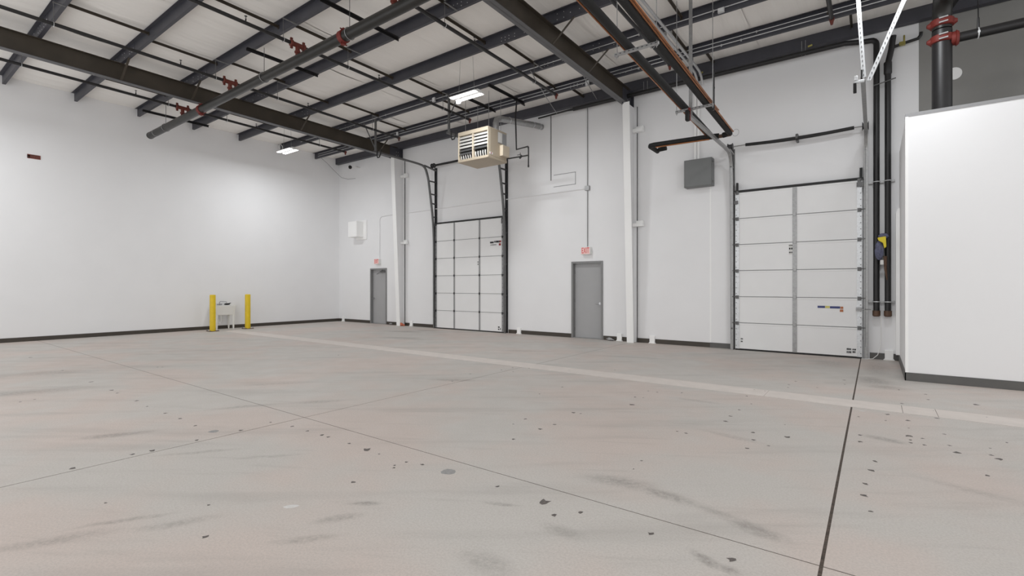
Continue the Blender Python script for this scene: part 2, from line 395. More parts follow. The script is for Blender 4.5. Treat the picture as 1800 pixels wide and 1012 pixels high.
def put_chip(x, y, r, me, sy=1.0, rz=None, name='floor_chip'):
    o = bpy.data.objects.new(name, me); COL.objects.link(o); o.parent = floor
    o.location = Vector((x, y, 0.0005)) - floor.location
    o.rotation_euler = (0, 0, random.uniform(0, 6.28) if rz is None else rz); o.scale = (r, r*sy, 1)
for i, (x, y, r) in enumerate(CHIPS):
    put_chip(x, y, max(r*1.2, 0.013), chip_meshes[i % 4], random.uniform(0.7, 1.1))
lite = chip_mesh(9, M['chiplight'], .3); grey = chip_mesh(10, M['chipgrey'], .25)
put_chip(-3.195, 1.795, 0.052, lite, 0.55, 0.9, 'floor_filler'); put_chip(-5.485, 2.248, 0.05, grey, 1, 0, 'floor_filler')
put_chip(-2.766, 2.886, 0.062, grey, 1, 0, 'floor_filler'); put_chip(-0.123, 7.241, 0.03, lite, 0.6, 0, 'floor_filler')

# ---- walls
w = MB()
D1 = (-16.32, -15.40); D2 = (-7.06, -6.15); DH = 2.16
w.box(XL-0.2, D1[0], YB, YB+0.22, 0, 7.2).box(D1[0], D1[1], YB, YB+0.22, DH, 7.2).box(D1[1], D2[0], YB, YB+0.22, 0, 7.2)
w.box(D2[0], D2[1], YB, YB+0.22, DH, 7.2).box(D2[1], 0.70, YB, YB+0.22, 0, 7.2)
wall_back = struct('wall_back', M['wall'], w, 'long white painted wall with dock doors and steel columns')
struct('grey_wall_section', M['wall_grey'], MB().box(0.70, 8.2, YB, YB+0.22, 0, 7.2), 'grey unpainted end of the wall above the white partition', wall_back)
struct('cover_plate', M['trimwhite'], MB().tube([(1.22, YB-0.012, 5.55), (1.22, YB, 5.55)], 0.115, 24), 'pale round cover plate on the grey section', wall_back)
struct('wall_left', M['wall'], MB().box(XL-0.2, XL, -14, YB+0.2, 0, 7.3), 'plain tall white side wall behind the yellow bollards')
# faint panel seams, hairline covers and cut-out outlines on the white wall
def wtrim(n, mb, m='trimwhite', label=None):
    return struct('trim_%d' % n, M[m], mb, label)
wtrim(1, MB().box(-3.245, -3.215, YB-0.006, YB, 0.12, 4.1), label='faint vertical seam cover on the white wall left of the right dock door')
wtrim(2, MB().box(-7.825, -7.80, YB-0.008, YB, 4.66, 6.60), 'steel_dark', 'short dark vertical seam high on wall right of the heater')
wtrim(3, MB().box(-7.72, -6.97, YB-0.006, YB, 4.80, 4.815).box(-7.72, -6.97, YB-0.006, YB, 4.45, 4.465).box(-6.985, -6.97, YB-0.006, YB, 4.45, 4.815), 'stile_grey', 'outline of a patched rectangular opening left of the junction box')

def baseboard(n, mb, m, label): struct('baseboard_' + n, M[m], mb, label)
baseboard('left', MB().box(XL, XL+0.014, -8, YB, 0, 0.115), 'base_brown', 'dark brown rubber baseboard along the white side wall')
bb = MB()
for a, b in ((XL+0.014, -16.36), (-15.36, -14.47), (-14.30, -12.72), (-9.40, -7.12), (-6.09, -5.27), (-5.12, -3.24)):
    bb.box(a, b, YB-0.014, YB, 0, 0.115)
baseboard('back', bb, 'base_brown', 'dark rubber baseboard along the dock door wall')
baseboard('right', MB().box(-3.24, -2.78, YB-0.014, YB, 0, 0.12).box(-0.08, 0.40, YB-0.014, YB, 0, 0.13).box(0.386, 0.40, 9.986, YB, 0, 0.13).box(0.386, 8, 9.986, 10.0, 0, 0.13),
          'base_grey', 'grey rubber baseboard around the white partition corner')

# ---- partition box at the right
pt = MB().box(0.40, 8.0, 10.0, 10.12, 0, 4.185).box(0.40, 0.52, 10.12, YB, 0, 4.185)
part = struct('wall_partition', M['partition'], pt, 'bright white free-standing partition enclosing the riser at right')
struct('top_cap', M['stile_grey'], MB().box(0.392, 8.0, 9.992, 10.13, 4.185, 4.235), 'grey metal cap along the top edge', part)
struct('corner_bead', M['trimwhite'], MB().box(0.392, 0.40, 9.992, 10.03, 0.13, 4.185).box(0.40, 0.43, 9.992, 10.0, 0.13, 4.185), None, part)
wtrim(4, MB().box(0.34, 0.40, YB-0.16, YB, 0.13, 2.95).prism([(0.34, 2.95), (0.40, 2.95), (0.40, 3.05), (0.37, 3.03)], 'y', YB-0.16, YB), 'trimwhite', 'white corner guard strip between the wall and the partition')

# ---- roof: insulation facing between the purlins
PY = [2.42, 3.87, 5.37, 6.90, 8.40, 9.95, 11.40, 12.44]
def zb(y): return 6.70 + 0.012*(12.5-y)
PD = 0.225
ceiling = struct('ceiling', M['insul'], MB().hexa([(XL-.2,-14,zb(-14)+PD+.014),(8.2,-14,zb(-14)+PD+.014),(8.2,YB+.2,zb(YB+.2)+PD+.014),(XL-.2,YB+.2,zb(YB+.2)+PD+.014)], [(XL-.2,-14,zb(-14)+PD+.05),(8.2,-14,zb(-14)+PD+.05),(8.2,YB+.2,zb(YB+.2)+PD+.05),(XL-.2,YB+.2,zb(YB+.2)+PD+.05)]),
                 'white faced insulation sagging between the roof purlins')
rows = [1.0]+PY+[YB+0.1]
xs = [XL-0.05+1.495*i for i in range(19)]
for y0, y1 in zip(rows[:-1], rows[1:]):
    for x0, x1 in zip(xs[:-1], xs[1:]):
        nx, ny = 6, 8; vs = []; fs = []
        sg = random.uniform(0.02, 0.045); ph = random.uniform(0, 6)
        for j in range(ny+1):
            for i in range(nx+1):
                u, v = i/nx, j/ny; y = y0+(y1-y0)*v
                z = zb(y)+PD+0.004 - sg*math.sin(math.pi*v)**1.5*min(1.0, (y1-y0)/1.2) + 0.016*(abs(2*u-1)**5)*math.sin(math.pi*v) + 0.004*math.sin(ph+u*7+v*3)*math.sin(math.pi*v)
                vs.append((x0+(x1-x0)*u, y, z))
        for j in range(ny):
            for i in range(nx):
                a = j*(nx+1)+i; fs.append((a, a+1, a+nx+2, a+nx+1))
        MB().add(vs, fs).build('insulation_panel', M['insul'], ceiling)

# ---- personnel doors
def man_door(n, x0, x1, label, handle_left, closer):
    r = thing('door_%d' % n, label, None, ((x0+x1)/2, YB, 0), kind='structure')
    fx0, fx1 = x0-0.045, x1+0.045
    MB().box(fx0, x0+0.012, YB-0.03, YB+0.16, 0, DH+0.045).box(x1-0.012, fx1, YB-0.03, YB+0.16, 0, DH+0.045).box(x0+0.012, x1-0.012, YB-0.03, YB+0.16, DH-0.012, DH+0.045).build('door_frame', M['frame'], r, bevel=0.004)
    leaf = MB().box(x0+0.016, x1-0.016, YB+0.085, YB+0.13, 0.012, DH-0.016).build('door_leaf', M['door'], r, bevel=0.003)
    MB().box(x0, x1, YB-0.02, YB+0.16, 0, 0.012).build('threshold', M['galv'], r)
    hx = x0+0.085 if handle_left else x1-0.085
    sgn = 1 if handle_left else -1
    h = MB().tube([(hx, YB+0.086, 1.0), (hx, YB+0.065, 1.0)], 0.034, 16).tube([(hx, YB+0.07, 1.0), (hx, YB+0.02, 1.0)], 0.012, 10)
    h.tube([(hx, YB+0.022, 1.0), (hx+sgn*0.05, YB+0.018, 0.998), (hx+sgn*0.12, YB+0.022, 0.992)], [0.014, 0.012, 0.009], 10)
    h.build('door_handle', M['chrome'], leaf)
    hg = x1-0.014 if handle_left else x0+0.014
    for z in (0.25, 1.08, 1.90): MB().cyl((hg, YB+0.08, z-0.05), (hg, YB+0.08, z+0.05), 0.009, 8).build('hinge', M['steel_dark'], leaf)
    if closer:
        c = MB().box(x1-0.40, x1-0.1, YB+0.02, YB+0.084, DH-0.12, DH-0.05).build('door_closer', M['steel_dark'], leaf, bevel=0.006)
        MB().bar((x1-0.30, YB+0.01, DH-0.13), (x1-0.46, YB-0.10, DH-0.20), 0.025, 0.012).bar((x1-0.46, YB-0.10, DH-0.20), (x1-0.20, YB-0.03, DH-0.03), 0.02, 0.01).build('closer_arm', M['steel_dark'], leaf)
    return r
man_door(1, D1[0], D1[1], 'grey steel exit door with overhead closer near the room corner', True, True)
man_door(2, D2[0], D2[1], 'grey steel exit door with lever handle left of the middle column', False, False)

# ---- sectional dock doors
def dock_door(n, x0, x1, label, stiles, sm, endm, endw, yf):
    r = thing('door_%d' % n, label, None, ((x0+x1)/2, YB, 0), kind='structure')
    H = 3.66/6
    for i in range(6):
        z0 = 0.03+i*H; z1 = z0+H
        # section with a tongue at top, a groove line and slightly recessed fields between stiles
        s = MB().box(x0, x1, yf, yf+0.045, z0+0.009, z1-0.009)
        s.box(x0, x1, yf-0.006, yf, z1-0.045, z1-0.008).box(x0, x1, yf-0.006, yf, z0+0.008, z0+0.03)
        sec = s.build('door_panel', M['panelw'], r, bevel=0.002)
        for sx in stiles:
            MB().box(sx-sm[1]/2, sx+sm[1]/2, yf-0.012, yf-0.004, z0+0.004, z1-0.004).build('stile', sm[0], sec)
            if i < 5: MB().box(sx-0.03, sx+0.03, yf-0.024, yf-0.008, z1-0.035, z1+0.035).build('hinge', M['hinge'] if n == 3 else M['galv'], sec, bevel=0.004)
        for e, d in ((x0, 1), (x1, -1)):
            MB().box(e, e+d*endw, yf-0.014, yf-0.004, z0+0.004, z1-0.004).build('end_stile', endm, sec)
            rb = MB().box(e+d*0.01, e+d*(endw*0.9), yf-0.03, yf-0.014, z1-0.05, z1+0.03).cyl((e-d*0.06, yf-0.04, z1), (e+d*0.03, yf-0.04, z1), 0.012, 8)
            for q in range(4): rb.box(e+d*0.012, e+d*0.03, yf-0.022, yf-0.012, z0+0.07+q*0.13, z0+0.085+q*0.13)
            rb.build('roller_hinge', M['hinge'] if n == 3 else M['steel_dark'], sec)
    g = MB()
    for i in range(1, 6): g.box(x0, x1, yf+0.006, yf+0.03, 0.03+i*H-0.009, 0.03+i*H+0.009)
    g.build('section_joint', M['stile_grey'], r)
    MB().box(x0, x1, yf-0.005, yf+0.045, 0.0, 0.032).build('bottom_seal', M['seal'], r)
    MB().box(x0-0.02, x1+0.02, yf+0.03, YB, 3.66, 3.69).build('head_lap', M['panelw'], r)
    MB().box(x0-0.02, x1+0.02, yf+0.0, yf+0.05, 3.70, 3.745).build('head_seal', M['seal'], r)
    return r
YF = 12.44
d3 = dock_door(3, -12.56, -9.53, 'white sectional dock door with grey stiles below the beige heater', (-11.66, -10.52), (M['stile_grey'], 0.06), M['stile_grey'], 0.06, YF)
d4 = dock_door(4, -2.64, -0.21, 'white sectional dock door with bright galvanised stiles left of black pipes', (-1.42,), (M['galv'], 0.085), M['galv_bright'], 0.085, YF)
MB().box(-2.62, -2.58, YF-0.02, YF+0.04, 3.70, 3.92).box(-0.25, -0.20, YF-0.02, YF+0.04, 3.70, 3.94).build('seal_upturn', M['seal'], d4)
MB().box(-0.30, -0.18, YF-0.05, YF-0.014, 3.55, 3.64).box(-2.66, -2.58, YF-0.05, YF-0.014, 3.42, 3.50).build('top_bracket', M['steel_dark'], d4)
MB().box(-9.60, -9.56, YF-0.03, YF+0.03, 3.50, 3.66).build('top_bracket', M['steel_dark'], d3)
MB().box(-0.31, -0.22, YF-0.05, YF-0.016, 0.98, 1.06).cyl((-0.30, YF-0.06, 1.02), (-0.06, YF-0.03, 1.02), 0.01, 8).build('slide_latch', M['galv'], d4, bevel=0.004)
# stickers printed on the panels
def sticker(parent, x0, x1, z0, z1, m, name='sticker'): MB().box(x0, x1, YF-0.0075, YF+0.001, z0, z1).build(name, M[m], parent)
def print_rows(parent, x0, x1, z, hh, m='printblack', n=6):
    b = MB(); st = (x1-x0)/n
    for i in range(n):
        b.box(x0+i*st, x0+i*st+st*random.uniform(0.55, 0.9), YF-0.0082, YF, z, z+hh)
    b.build('printed_line', M[m], parent)
sticker(d4, -0.99, -0.855, 1.03, 1.075, 'printblue'); sticker(d4, -0.85, -0.77, 1.03, 1.075, 'printyellow'); sticker(d4, -0.765, -0.585, 1.025, 1.07, 'printblue')
sticker(d4, -0.58, -0.53, 1.02, 1.065, 'printorange'); sticker(d4, -0.59, -0.53, 0.955, 1.005, 'printorange')
sticker(d4, -1.53, -1.45, 2.20, 2.42, 'paper'); print_rows(d4, -1.53, -1.45, 2.385, 0.03, n=3); print_rows(d4, -1.53, -1.45, 2.31, 0.04, n=2); print_rows(d4, -1.53, -1.45, 2.23, 0.03, n=3)
print_rows(d4, -0.47, -0.385, 0.165, 0.035, n=4); print_rows(d4, -0.37, -0.31, 0.165, 0.03, n=2); print_rows(d4, -0.47, -0.385, 0.10, 0.04, n=3); print_rows(d4, -0.37, -0.31, 0.11, 0.035, n=2)
print_rows(d4, -2.52, -2.47, 0.25, 0.03, n=2); print_rows(d4, -2.52, -2.48, 0.19, 0.03, n=2)
print_rows(d3, -10.07, -9.92, 2.885, 0.055, n=3); print_rows(d3, -9.90, -9.68, 2.90, 0.06, n=6); sticker(d3, -9.68, -9.62, 2.90, 2.96, 'printred'); sticker(d3, -9.71, -9.63, 2.80, 2.87, 'printred')
print_rows(d3, -10.06, -9.80, 2.82, 0.03, 'stile_grey', n=8)
print_rows(d3, -10.60, -10.565, 2.27, 0.05, n=1); print_rows(d3, -10.60, -10.565, 2.20, 0.04, n=1)
print_rows(d3, -9.74, -9.68, 0.16, 0.04, n=2); print_rows(d3, -9.74, -9.69, 0.09, 0.04, n=2); print_rows(d3, -9.66, -9.63, 0.09, 0.06, n=1)

# ================================================================== STEEL FRAME
def column(x, label):
    r = thing('steel_column', label, 'column', (x, YB, 0), kind='thing')
    f = 0.095
    yb0, yt0, H = 12.30, 12.02, 6.28
    MB().hexa([(x-f, yb0, 0), (x+f, yb0, 0), (x+f, yb0+0.014, 0), (x-f, yb0+0.014, 0)], [(x-f, yt0, H), (x+f, yt0, H), (x+f, yt0+0.014, H), (x-f, yt0+0.014, H)]).build('front_flange', M['trimwhite'], r)
    MB().hexa([(x-.006, yb0+.014, 0), (x+.006, yb0+.014, 0), (x+.006, YB, 0), (x-.006, YB, 0)], [(x-.006, yt0+.014, H), (x+.006, yt0+.014, H), (x+.006, YB, H), (x-.006, YB, H)]).build('web', M['wall'], r)
    MB().box(x-f, x+f, YB-0.014, YB-0.0005, 0, H).build('rear_flange', M['wall'], r)
    MB().box(x+f, x+f+0.014, YB-0.03, YB-0.001, 0, H).build('edge_shade', M['steel_dark'], r)  # dark strip standing in for the shaded gap between flange and wall
    for z in (5.62, 3.12):
        b = MB().box(x+0.02, x+0.30, YB-0.16, YB-0.03, z-0.045, z+0.045).box(x+0.10, x+0.29, YB-0.10, YB-0.02, z+0.045, z+0.11)
        b.build('girt_bracket', M['trimwhite'], r, bevel=0.004)
    return r
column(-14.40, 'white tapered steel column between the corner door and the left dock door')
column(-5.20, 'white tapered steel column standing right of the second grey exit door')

def rafter(x, label, rows):
    r = thing('roof_rafter', label, 'beam', (x, 12.3, 6.3), kind='thing')
    y0, y1 = -8.0, 12.30; f = 0.085
    def zt(y): return zb(y)-0.012
    d = 0.41
    MB().hexa([(x-.005,y0,zt(y0)-d),(x+.005,y0,zt(y0)-d),(x+.005,y1,zt(y1)-d),(x-.005,y1,zt(y1)-d)], [(x-.005,y0,zt(y0)),(x+.005,y0,zt(y0)),(x+.005,y1,zt(y1)),(x-.005,y1,zt(y1))]).build('web', M['rafter'], r)
    for nm, o in (('top_flange', 0.0), ('bottom_flange', -d)):
        MB().hexa([(x-f,y0,zt(y0)+o),(x+f,y0,zt(y0)+o),(x+f,y1,zt(y1)+o),(x-f,y1,zt(y1)+o)], [(x-f,y0,zt(y0)+o+.011),(x+f,y0,zt(y0)+o+.011),(x+f,y1,zt(y1)+o+.011),(x-f,y1,zt(y1)+o+.011)]).build(nm, M['rafter'] if o == 0 else M['flange'], r)
    # knee plate over the column with bolts
    k = MB().box(x-0.012, x+0.012, 11.98, YB-0.02, zt(12.3)-d-0.03, zt(12.3)).box(x-f, x+f, YB-0.03, YB-0.01, zt(12.3)-d-0.03, zt(12.3)).build('knee_plate', M['purlin'], r)
    for dy in (0.0, 0.09):
        for dz in (0.0, 0.12): MB().cyl((x+0.012, 12.28+dy, 6.42+dz), (x+0.028, 12.28+dy, 6.42+dz), 0.016, 6).build('bolt_head', M['galv'], k)
    for py, sg in rows:      # flange braces down from a purlin to the bottom flange
        p0 = (x+0.09*sg, py, zt(py)-d+0.02); p1 = (x+0.62*sg, py+0.03, zb(py)+0.05)
        MB().bar(p0, p1, 0.045, 0.012).build('flange_brace', M['rafter'], r)
    return r
rafter(-14.50, 'dark brown steel rafter running from the left column toward the viewer', [(3.87, 1), (8.40, 1), (11.40, 1), (5.37, 1)])
rafter(-5.28, 'dark steel rafter running from the middle column toward the viewer', [(9.95, 1), (8.40, 1)])

ORD = ['nearest', 'seventh', 'sixth', 'fifth', 'fourth', 'third', 'second']
def purlin(i, y):
    z0 = zb(y); z1 = z0+PD
    lbl = ['seventh roof purlin counted from the eave strut, at the upper left of the photo', 'sixth dark blue-grey roof purlin counted from the eave strut', 'fifth dark blue-grey roof purlin from the eave, above the tees of the big sprinkler main',
           'fourth dark blue-grey roof purlin from the eave, just behind the big sprinkler main', 'third dark blue-grey roof purlin from the eave, with bolted lap plates', 'second dark blue-grey roof purlin from the eave, carrying one silver conduit',
           'first dark blue-grey roof purlin from the eave, carrying two silver conduits', 'dark blue-grey eave strut along the top of the dock door wall'][i]
    r = thing('roof_purlin' if i < 7 else 'eave_strut', lbl, 'purlin' if i < 7 else 'beam', (XL, y, z0), 'roof purlins' if i < 7 else None, 'thing')
    t = 0.004; fl = 0.065
    x0, x1 = XL+0.015, 8.0
    if i < 7:
        prof = [(y, z0), (y+fl, z0), (y+fl+.012, z0+.018), (y+fl+.008, z0+.02), (y+fl-.003, z0+t), (y+t, z0+t), (y+t, z1), (y-fl, z1), (y-fl-.012, z1-.018), (y-fl-.008, z1-.02), (y-fl+.003, z1-t), (y, z1-t)]
    else:
        prof = [(y-.075, z0-.03), (y+.07, z0-.03), (y+.07, z0-.026), (y-.071+t, z0-.026), (y-.071+t, z1-t), (y+.07, z1-t), (y+.07, z1), (y-.075, z1)]
    MB().prism(prof, 'x', x0, x1).build('channel', M['purlin'], r)
    if i < 7:      # lapped splice over each rafter with rows of bolts
        for xc in (-14.5, -5.28):
            lp = MB().box(xc-1.25, xc+1.0, y-0.004, y-0.0005, z0+.003, z1-.006).build('lap_plate', M['purlin'], r)
            b = MB()
            for dx in (-1.2, -1.1, -1.0, -.85, -.6, -.35, -.2, .2, .35, .5, .7, .85, .95):
                for zz in (0.035, 0.10) if abs(dx) > 0.4 else (0.05, 0.16):
                    if random.random() < 0.75: b.cyl((xc+dx, y-0.012, z0+zz+random.uniform(-.012, .012)), (xc+dx, y-0.003, z0+zz), 0.009, 6)
            o = b.build('bolt_heads', M['conduit'], lp); o['kind'] = 'stuff'
    return r
for i, y in enumerate(PY): purlin(i, y)

# bridging bars between the purlins (they step sideways from bay to bay)
BR = {-15.9: [0, 1, 2, 3, 4, 5], -12.6: [0, 1, 2, 3, 4, 5], -9.72: [0, 1, 2, 3, 4, 5], -6.62: [2, 3, 4, 5, 6], -3.12: [3, 4, 5, 6], -0.4: [4, 5, 6]}
PN = ['seventh', 'sixth', 'fifth', 'fourth', 'third', 'second', 'first', 'eave']
RN = ['far left', 'second', 'third', 'fourth', 'fifth', 'far right']
for ri, (bx, bays) in enumerate(BR.items()):
    for b in bays:
        y0, y1 = PY[b], PY[b+1]; x = bx + (0 if (b % 2 == 0) else -0.33)
        z0, z1 = zb(y0)+0.135, zb(y1)+0.135
        m = MB().bar((x, y0+0.006, z0), (x, y1-0.004, z1), 0.006, 0.045).bar((x+0.02, y0+0.006, z0+0.022), (x+0.02, y1-0.004, z1+0.022), 0.04, 0.005).bar((x, y1-0.02, z1), (x, y1-0.004, z1), 0.05, 0.07)
        o = m.build('bridging_bar', M['rafter'])
        tag(o, 'thin dark bridging bar between %s and %s purlins from the eave, %s bar row' % (PN[b], PN[b+1], RN[ri]), 'bracing', 'roof bridging bars')

# ================================================================== SPRINKLERS
def arc(c, r, a0, a1, plane, n=6):
    out = []
    for i in range(n+1):
        a = math.radians(a0+(a1-a0)*i/n); u, v = r*math.cos(a), r*math.sin(a)
        out.append({'yz': (c[0], c[1]+u, c[2]+v), 'xz': (c[0]+u, c[1], c[2]+v), 'xy': (c[0]+u, c[1]+v, c[2])}[plane])
    return out
BX = [-15.25, -12.40, -9.40, -6.43, -3.58, -0.62]
def bz(y): return 6.42 - 0.0145*(y-2)
def my(x): return 5.357 + 0.00656*(-x)
MZ = 6.07
rm = thing('sprinkler_main', 'big weathered dark steel sprinkler main crossing under the rafters, open end at left', 'pipe', (-9, 5.5, MZ))
MB().tube([(-17.70, my(-17.7), MZ), (0.45, my(0.45), MZ)], 0.098, 20).build('pipe', M['darkpipe'], rm)
MB().tube([(-17.27, my(-17.27), MZ), (-17.24, my(-17.24), MZ)], 0.1005, 20).build('weld_band', M['galv'], rm)
MB().tube([(-17.72, my(-17.7), MZ), (-17.66, my(-17.7), MZ)], 0.102, 20).build('end_cap', M['darkpipe'], rm)
for cx in (-14.03, -7.84, -1.9):
    c = MB().tube([(cx-0.055, my(cx), MZ), (cx-0.05, my(cx), MZ), (cx+0.05, my(cx), MZ), (cx+0.055, my(cx), MZ)], [0.106, 0.117, 0.117, 0.106], 20)
    for s in (-1, 1): c.box(cx-0.04, cx+0.04, my(cx)-0.03, my(cx)+0.03, MZ+s*0.11, MZ+s*0.15).cyl((cx, my(cx)-0.07, MZ+s*0.132), (cx, my(cx)+0.07, MZ+s*0.132), 0.012, 8)
    c.build('grooved_coupling', M['redbright'], rm, bevel=0.0)
for hx in (-16.46, -10.76, -7.65):
    MB().ring((hx, my(hx), MZ), (1, 0, 0), 0.108, 0.007, 20).build('hanger_ring', M['galv'], rm)
    MB().cyl((hx, my(hx), MZ+0.11), (hx, my(hx), 6.72), 0.006, 6).build('hanger_rod', M['steel_dark'], rm)
BL = ['first sprinkler branch line from the left wall, black with a red tee', 'second sprinkler branch line from the left wall, black with a red tee', 'third sprinkler branch line from the left, ending left of the heater',
      'fourth sprinkler branch line from the left, ending above the heater flue', 'fifth sprinkler branch line, black, mostly above the frame near insulated pipes', 'rightmost sprinkler branch line, black with a red tip at top right']
for i, bx in enumerate(BX):
    r = thing('sprinkler_branch', BL[i], 'pipe', (bx, 5.5, bz(5.5)), 'sprinkler branch lines')
    ye = (10.58, 10.6, 10.65, 10.55, 10.6, 10.5)[i]
    MB().tube([(bx, -8, bz(-8)), (bx, ye, bz(ye))], 0.035, 10).build('pipe', M['black'], r)
    y = my(bx)
    t = MB().tube([(bx, y-0.13, bz(y)), (bx, y+0.13, bz(y))], 0.048, 12).tube([(bx, y, bz(y)), (bx, y, MZ+0.08)], 0.043, 12)
    for d in (-0.13, 0.13): t.tube([(bx, y+d-0.028, bz(y)), (bx, y+d-0.02, bz(y)), (bx, y+d+0.02, bz(y)), (bx, y+d+0.028, bz(y))], [0.05, 0.066, 0.066, 0.05], 12).box(bx-0.018, bx+0.018, y+d-0.022, y+d+0.022, bz(y)+0.06, bz(y)+0.105).box(bx-0.018, bx+0.018, y+d-0.022, y+d+0.022, bz(y)-0.105, bz(y)-0.06)
    t.tube([(bx, y, MZ+0.135), (bx, y, MZ+0.145), (bx, y, MZ+0.175), (bx, y, MZ+0.185)], [0.045, 0.06, 0.06, 0.045], 12)
    t.build('tee_fitting', M['red'], r)
    MB().tube([(bx, ye-0.02, bz(ye)), (bx, ye+0.05, bz(ye))], 0.042, 10).tube([(bx, ye+0.02, bz(ye)), (bx, ye+0.02, bz(ye)-0.10)], [0.04, 0.02], 10).build('end_elbow', M['red'] if i != 1 else M['rustdark'], r)
    for sy in (1.35, 4.4, 7.45):
        b = MB().cyl((bx, sy, bz(sy)+0.02), (bx, sy, bz(sy)+0.075), 0.012, 8).cyl((bx, sy, bz(sy)+0.125), (bx, sy, bz(sy)+0.13), 0.026, 10).cyl((bx-.018, sy, bz(sy)+.07), (bx-.01, sy, bz(sy)+.128), 0.004, 5).cyl((bx+.018, sy, bz(sy)+.07), (bx+.01, sy, bz(sy)+.128), 0.004, 5)
        b.build('sprinkler_head', M['black'], r)
    for k, hy in enumerate((2.30, 5.12, 6.60, 9.58)):
        py = PY[(0, 2, 3, 5)[k]]
        MB().ring((bx, hy, bz(hy)-0.01), (0, 1, 0), 0.045, 0.006, 12).build('hanger_ring', M['conduit'], r)
        MB().cyl((bx, hy, bz(hy)+0.035), (bx, hy, zb(hy)+0.01), 0.006, 6).box(bx-.02, bx+.02, hy-0.01, py+0.05, zb(hy)-0.004, zb(hy)+0.012).build('hanger_rod', M['steel_dark'], r)
for i, (x, y0, y1, l) in enumerate(((-17.47, 5.2, 7.0, 'black support angle under the purlins at the open end of the sprinkler main'), (-11.10, 5.2, 6.93, 'black support angle under the purlins between second and third branch lines'),
                        (-8.10, 5.1, 6.93, 'black support angle under the purlins near the red main coupling'), (-8.05, 9.86, 11.5, 'black support angle above the heater, nearer the middle rafter'), (-9.10, 9.86, 11.5, 'black support angle above the heater, beside the third branch end'))):
    tag(MB().bar((x, y0, 6.70), (x, y1, 6.70), 0.006, 0.06).bar((x+0.03, y0, 6.728), (x+0.03, y1, 6.728), 0.06, 0.006).build('support_angle', M['black']), l, 'bracket', 'support angles')

# riser
rr = thing('fire_riser', 'thick black fire riser with red grooved couplings above the white partition', 'pipe', (0.87, 10.47, 0))
RX, RY, RR = 0.872, 10.47, 0.128
MB().tube([(RX, RY, 0), (RX, RY, 5.60)], RR, 24).build('pipe', M['black'], rr)
el = arc((RX, RY-0.32, 5.75), 0.32, 0, 90, 'yz', 8)
MB().tube([(RX, RY, 5.62)]+el+[(RX, 5.4, 6.07), (0.45, my(0.45), MZ)], RR*0.98, 24).build('top_elbow', M['darkpipe'], rr)
def coupling(z, nm):
    c = MB().tube([(RX, RY, z-0.06), (RX, RY, z-0.05), (RX, RY, z+0.05), (RX, RY, z+0.06)], [RR+.008, RR+.024, RR+.024, RR+.008], 24)
    for s in (-1, 1):
        c.tube([(RX+s*(RR+0.01), RY, z), (RX+s*(RR+0.06), RY-0.01, z)], [0.06, 0.028], 10)
    o = c.build(nm, M['redbright'], rr, bevel=0.0)
    b = MB()
    for dz in (-0.035, 0.035):
        b.tube([(RX-0.05, RY-RR-0.035, z+dz), (RX+0.06, RY-RR-0.035, z+dz+.01)], 0.013, 8)
    b.build('bolt', M['conduit'], o)
coupling(5.72, 'grooved_coupling'); coupling(5.46, 'outlet_coupling')
MB().tube([(RX+RR-0.02, RY, 5.44), (RX+RR+0.05, RY, 5.44)], 0.105, 18).tube([(RX+RR+0.03, RY, 5.44), (RX+RR+0.04, RY, 5.44), (RX+RR+0.075, RY, 5.44)], [0.10, 0.125, 0.10], 18).build('side_outlet', M['redbright'], rr)
MB().tube([(RX+RR+0.05, RY, 5.44), (7.9, RY, 5.46)], 0.072, 18).build('outlet_pipe', M['black'], rr)
MB().ring((1.30, RY, 5.44), (1, 0, 0), 0.078, 0.009, 18).box(1.285, 1.315, RY-0.083, RY+0.083, 5.42, 5.45).build('hanger_ring', M['galv_bright'], rr)
MB().tube([(1.30, RY, 5.52), (1.30, RY, 5.68)], [0.018, 0.014], 8).cyl((1.30, RY, 5.66), (1.30, RY+0.1, 6.74), 0.008, 6).build('hanger_rod', M['black'], rr)
tag(MB().bar((1.30, 11.40, 6.70), (0.98, 12.2, 6.42), 0.06, 0.03).build('flange_brace', M['black']), 'short black diagonal brace at the eave strut right of the riser', 'bracing')

# ================================================================== LIGHTS IN VIEW
def fixture(x, y, label, wires):
    r = thing('high_bay_light', label, 'light', (x, y, FIX_Z), 'high bay lights')
    z = FIX_Z
    MB().prism([(y-0.06, z+0.07), (y+0.06, z+0.07), (y+0.19, z+0.012), (y+0.19, z+0.004), (y-0.19, z+0.004), (y-0.19, z+0.012)], 'x', x-0.41, x+0.41).build('housing', M['white_plastic'], r)
    for s in (-1, 1):
        MB().box(x-0.40, x+0.40, y+s*0.105-0.05, y+s*0.105+0.05, z-0.006, z+0.004).build('light_strip', M['glow'], r, bevel=0.003)
    if wires: MB().box(x-0.46, x-0.36, y+0.12, y+0.2, z-0.03, z+0.02).build('sensor', M['glow'], r, bevel=0.01)
    for dx in (-0.25, 0.25):
        MB().tube([(x+dx, y, z+0.07), (x+dx*0.8, y, zb(8.8)+PD-0.02)], 0.004, 5).build('hanging_wire', M['galv'], r)
    if not wires: MB().ring((x-0.25, y-0.1, z+0.16), (1, 0.4, 0), 0.09, 0.01, 14).build('cable_loop', M['white_plastic'], r)
fixture(-7.88, 8.83, 'glowing twin-strip light hanging left of the middle rafter, above the heater', True)
fixture(-15.95, 8.83, 'glowing twin-strip light hanging below the left rafter near the corner', False)

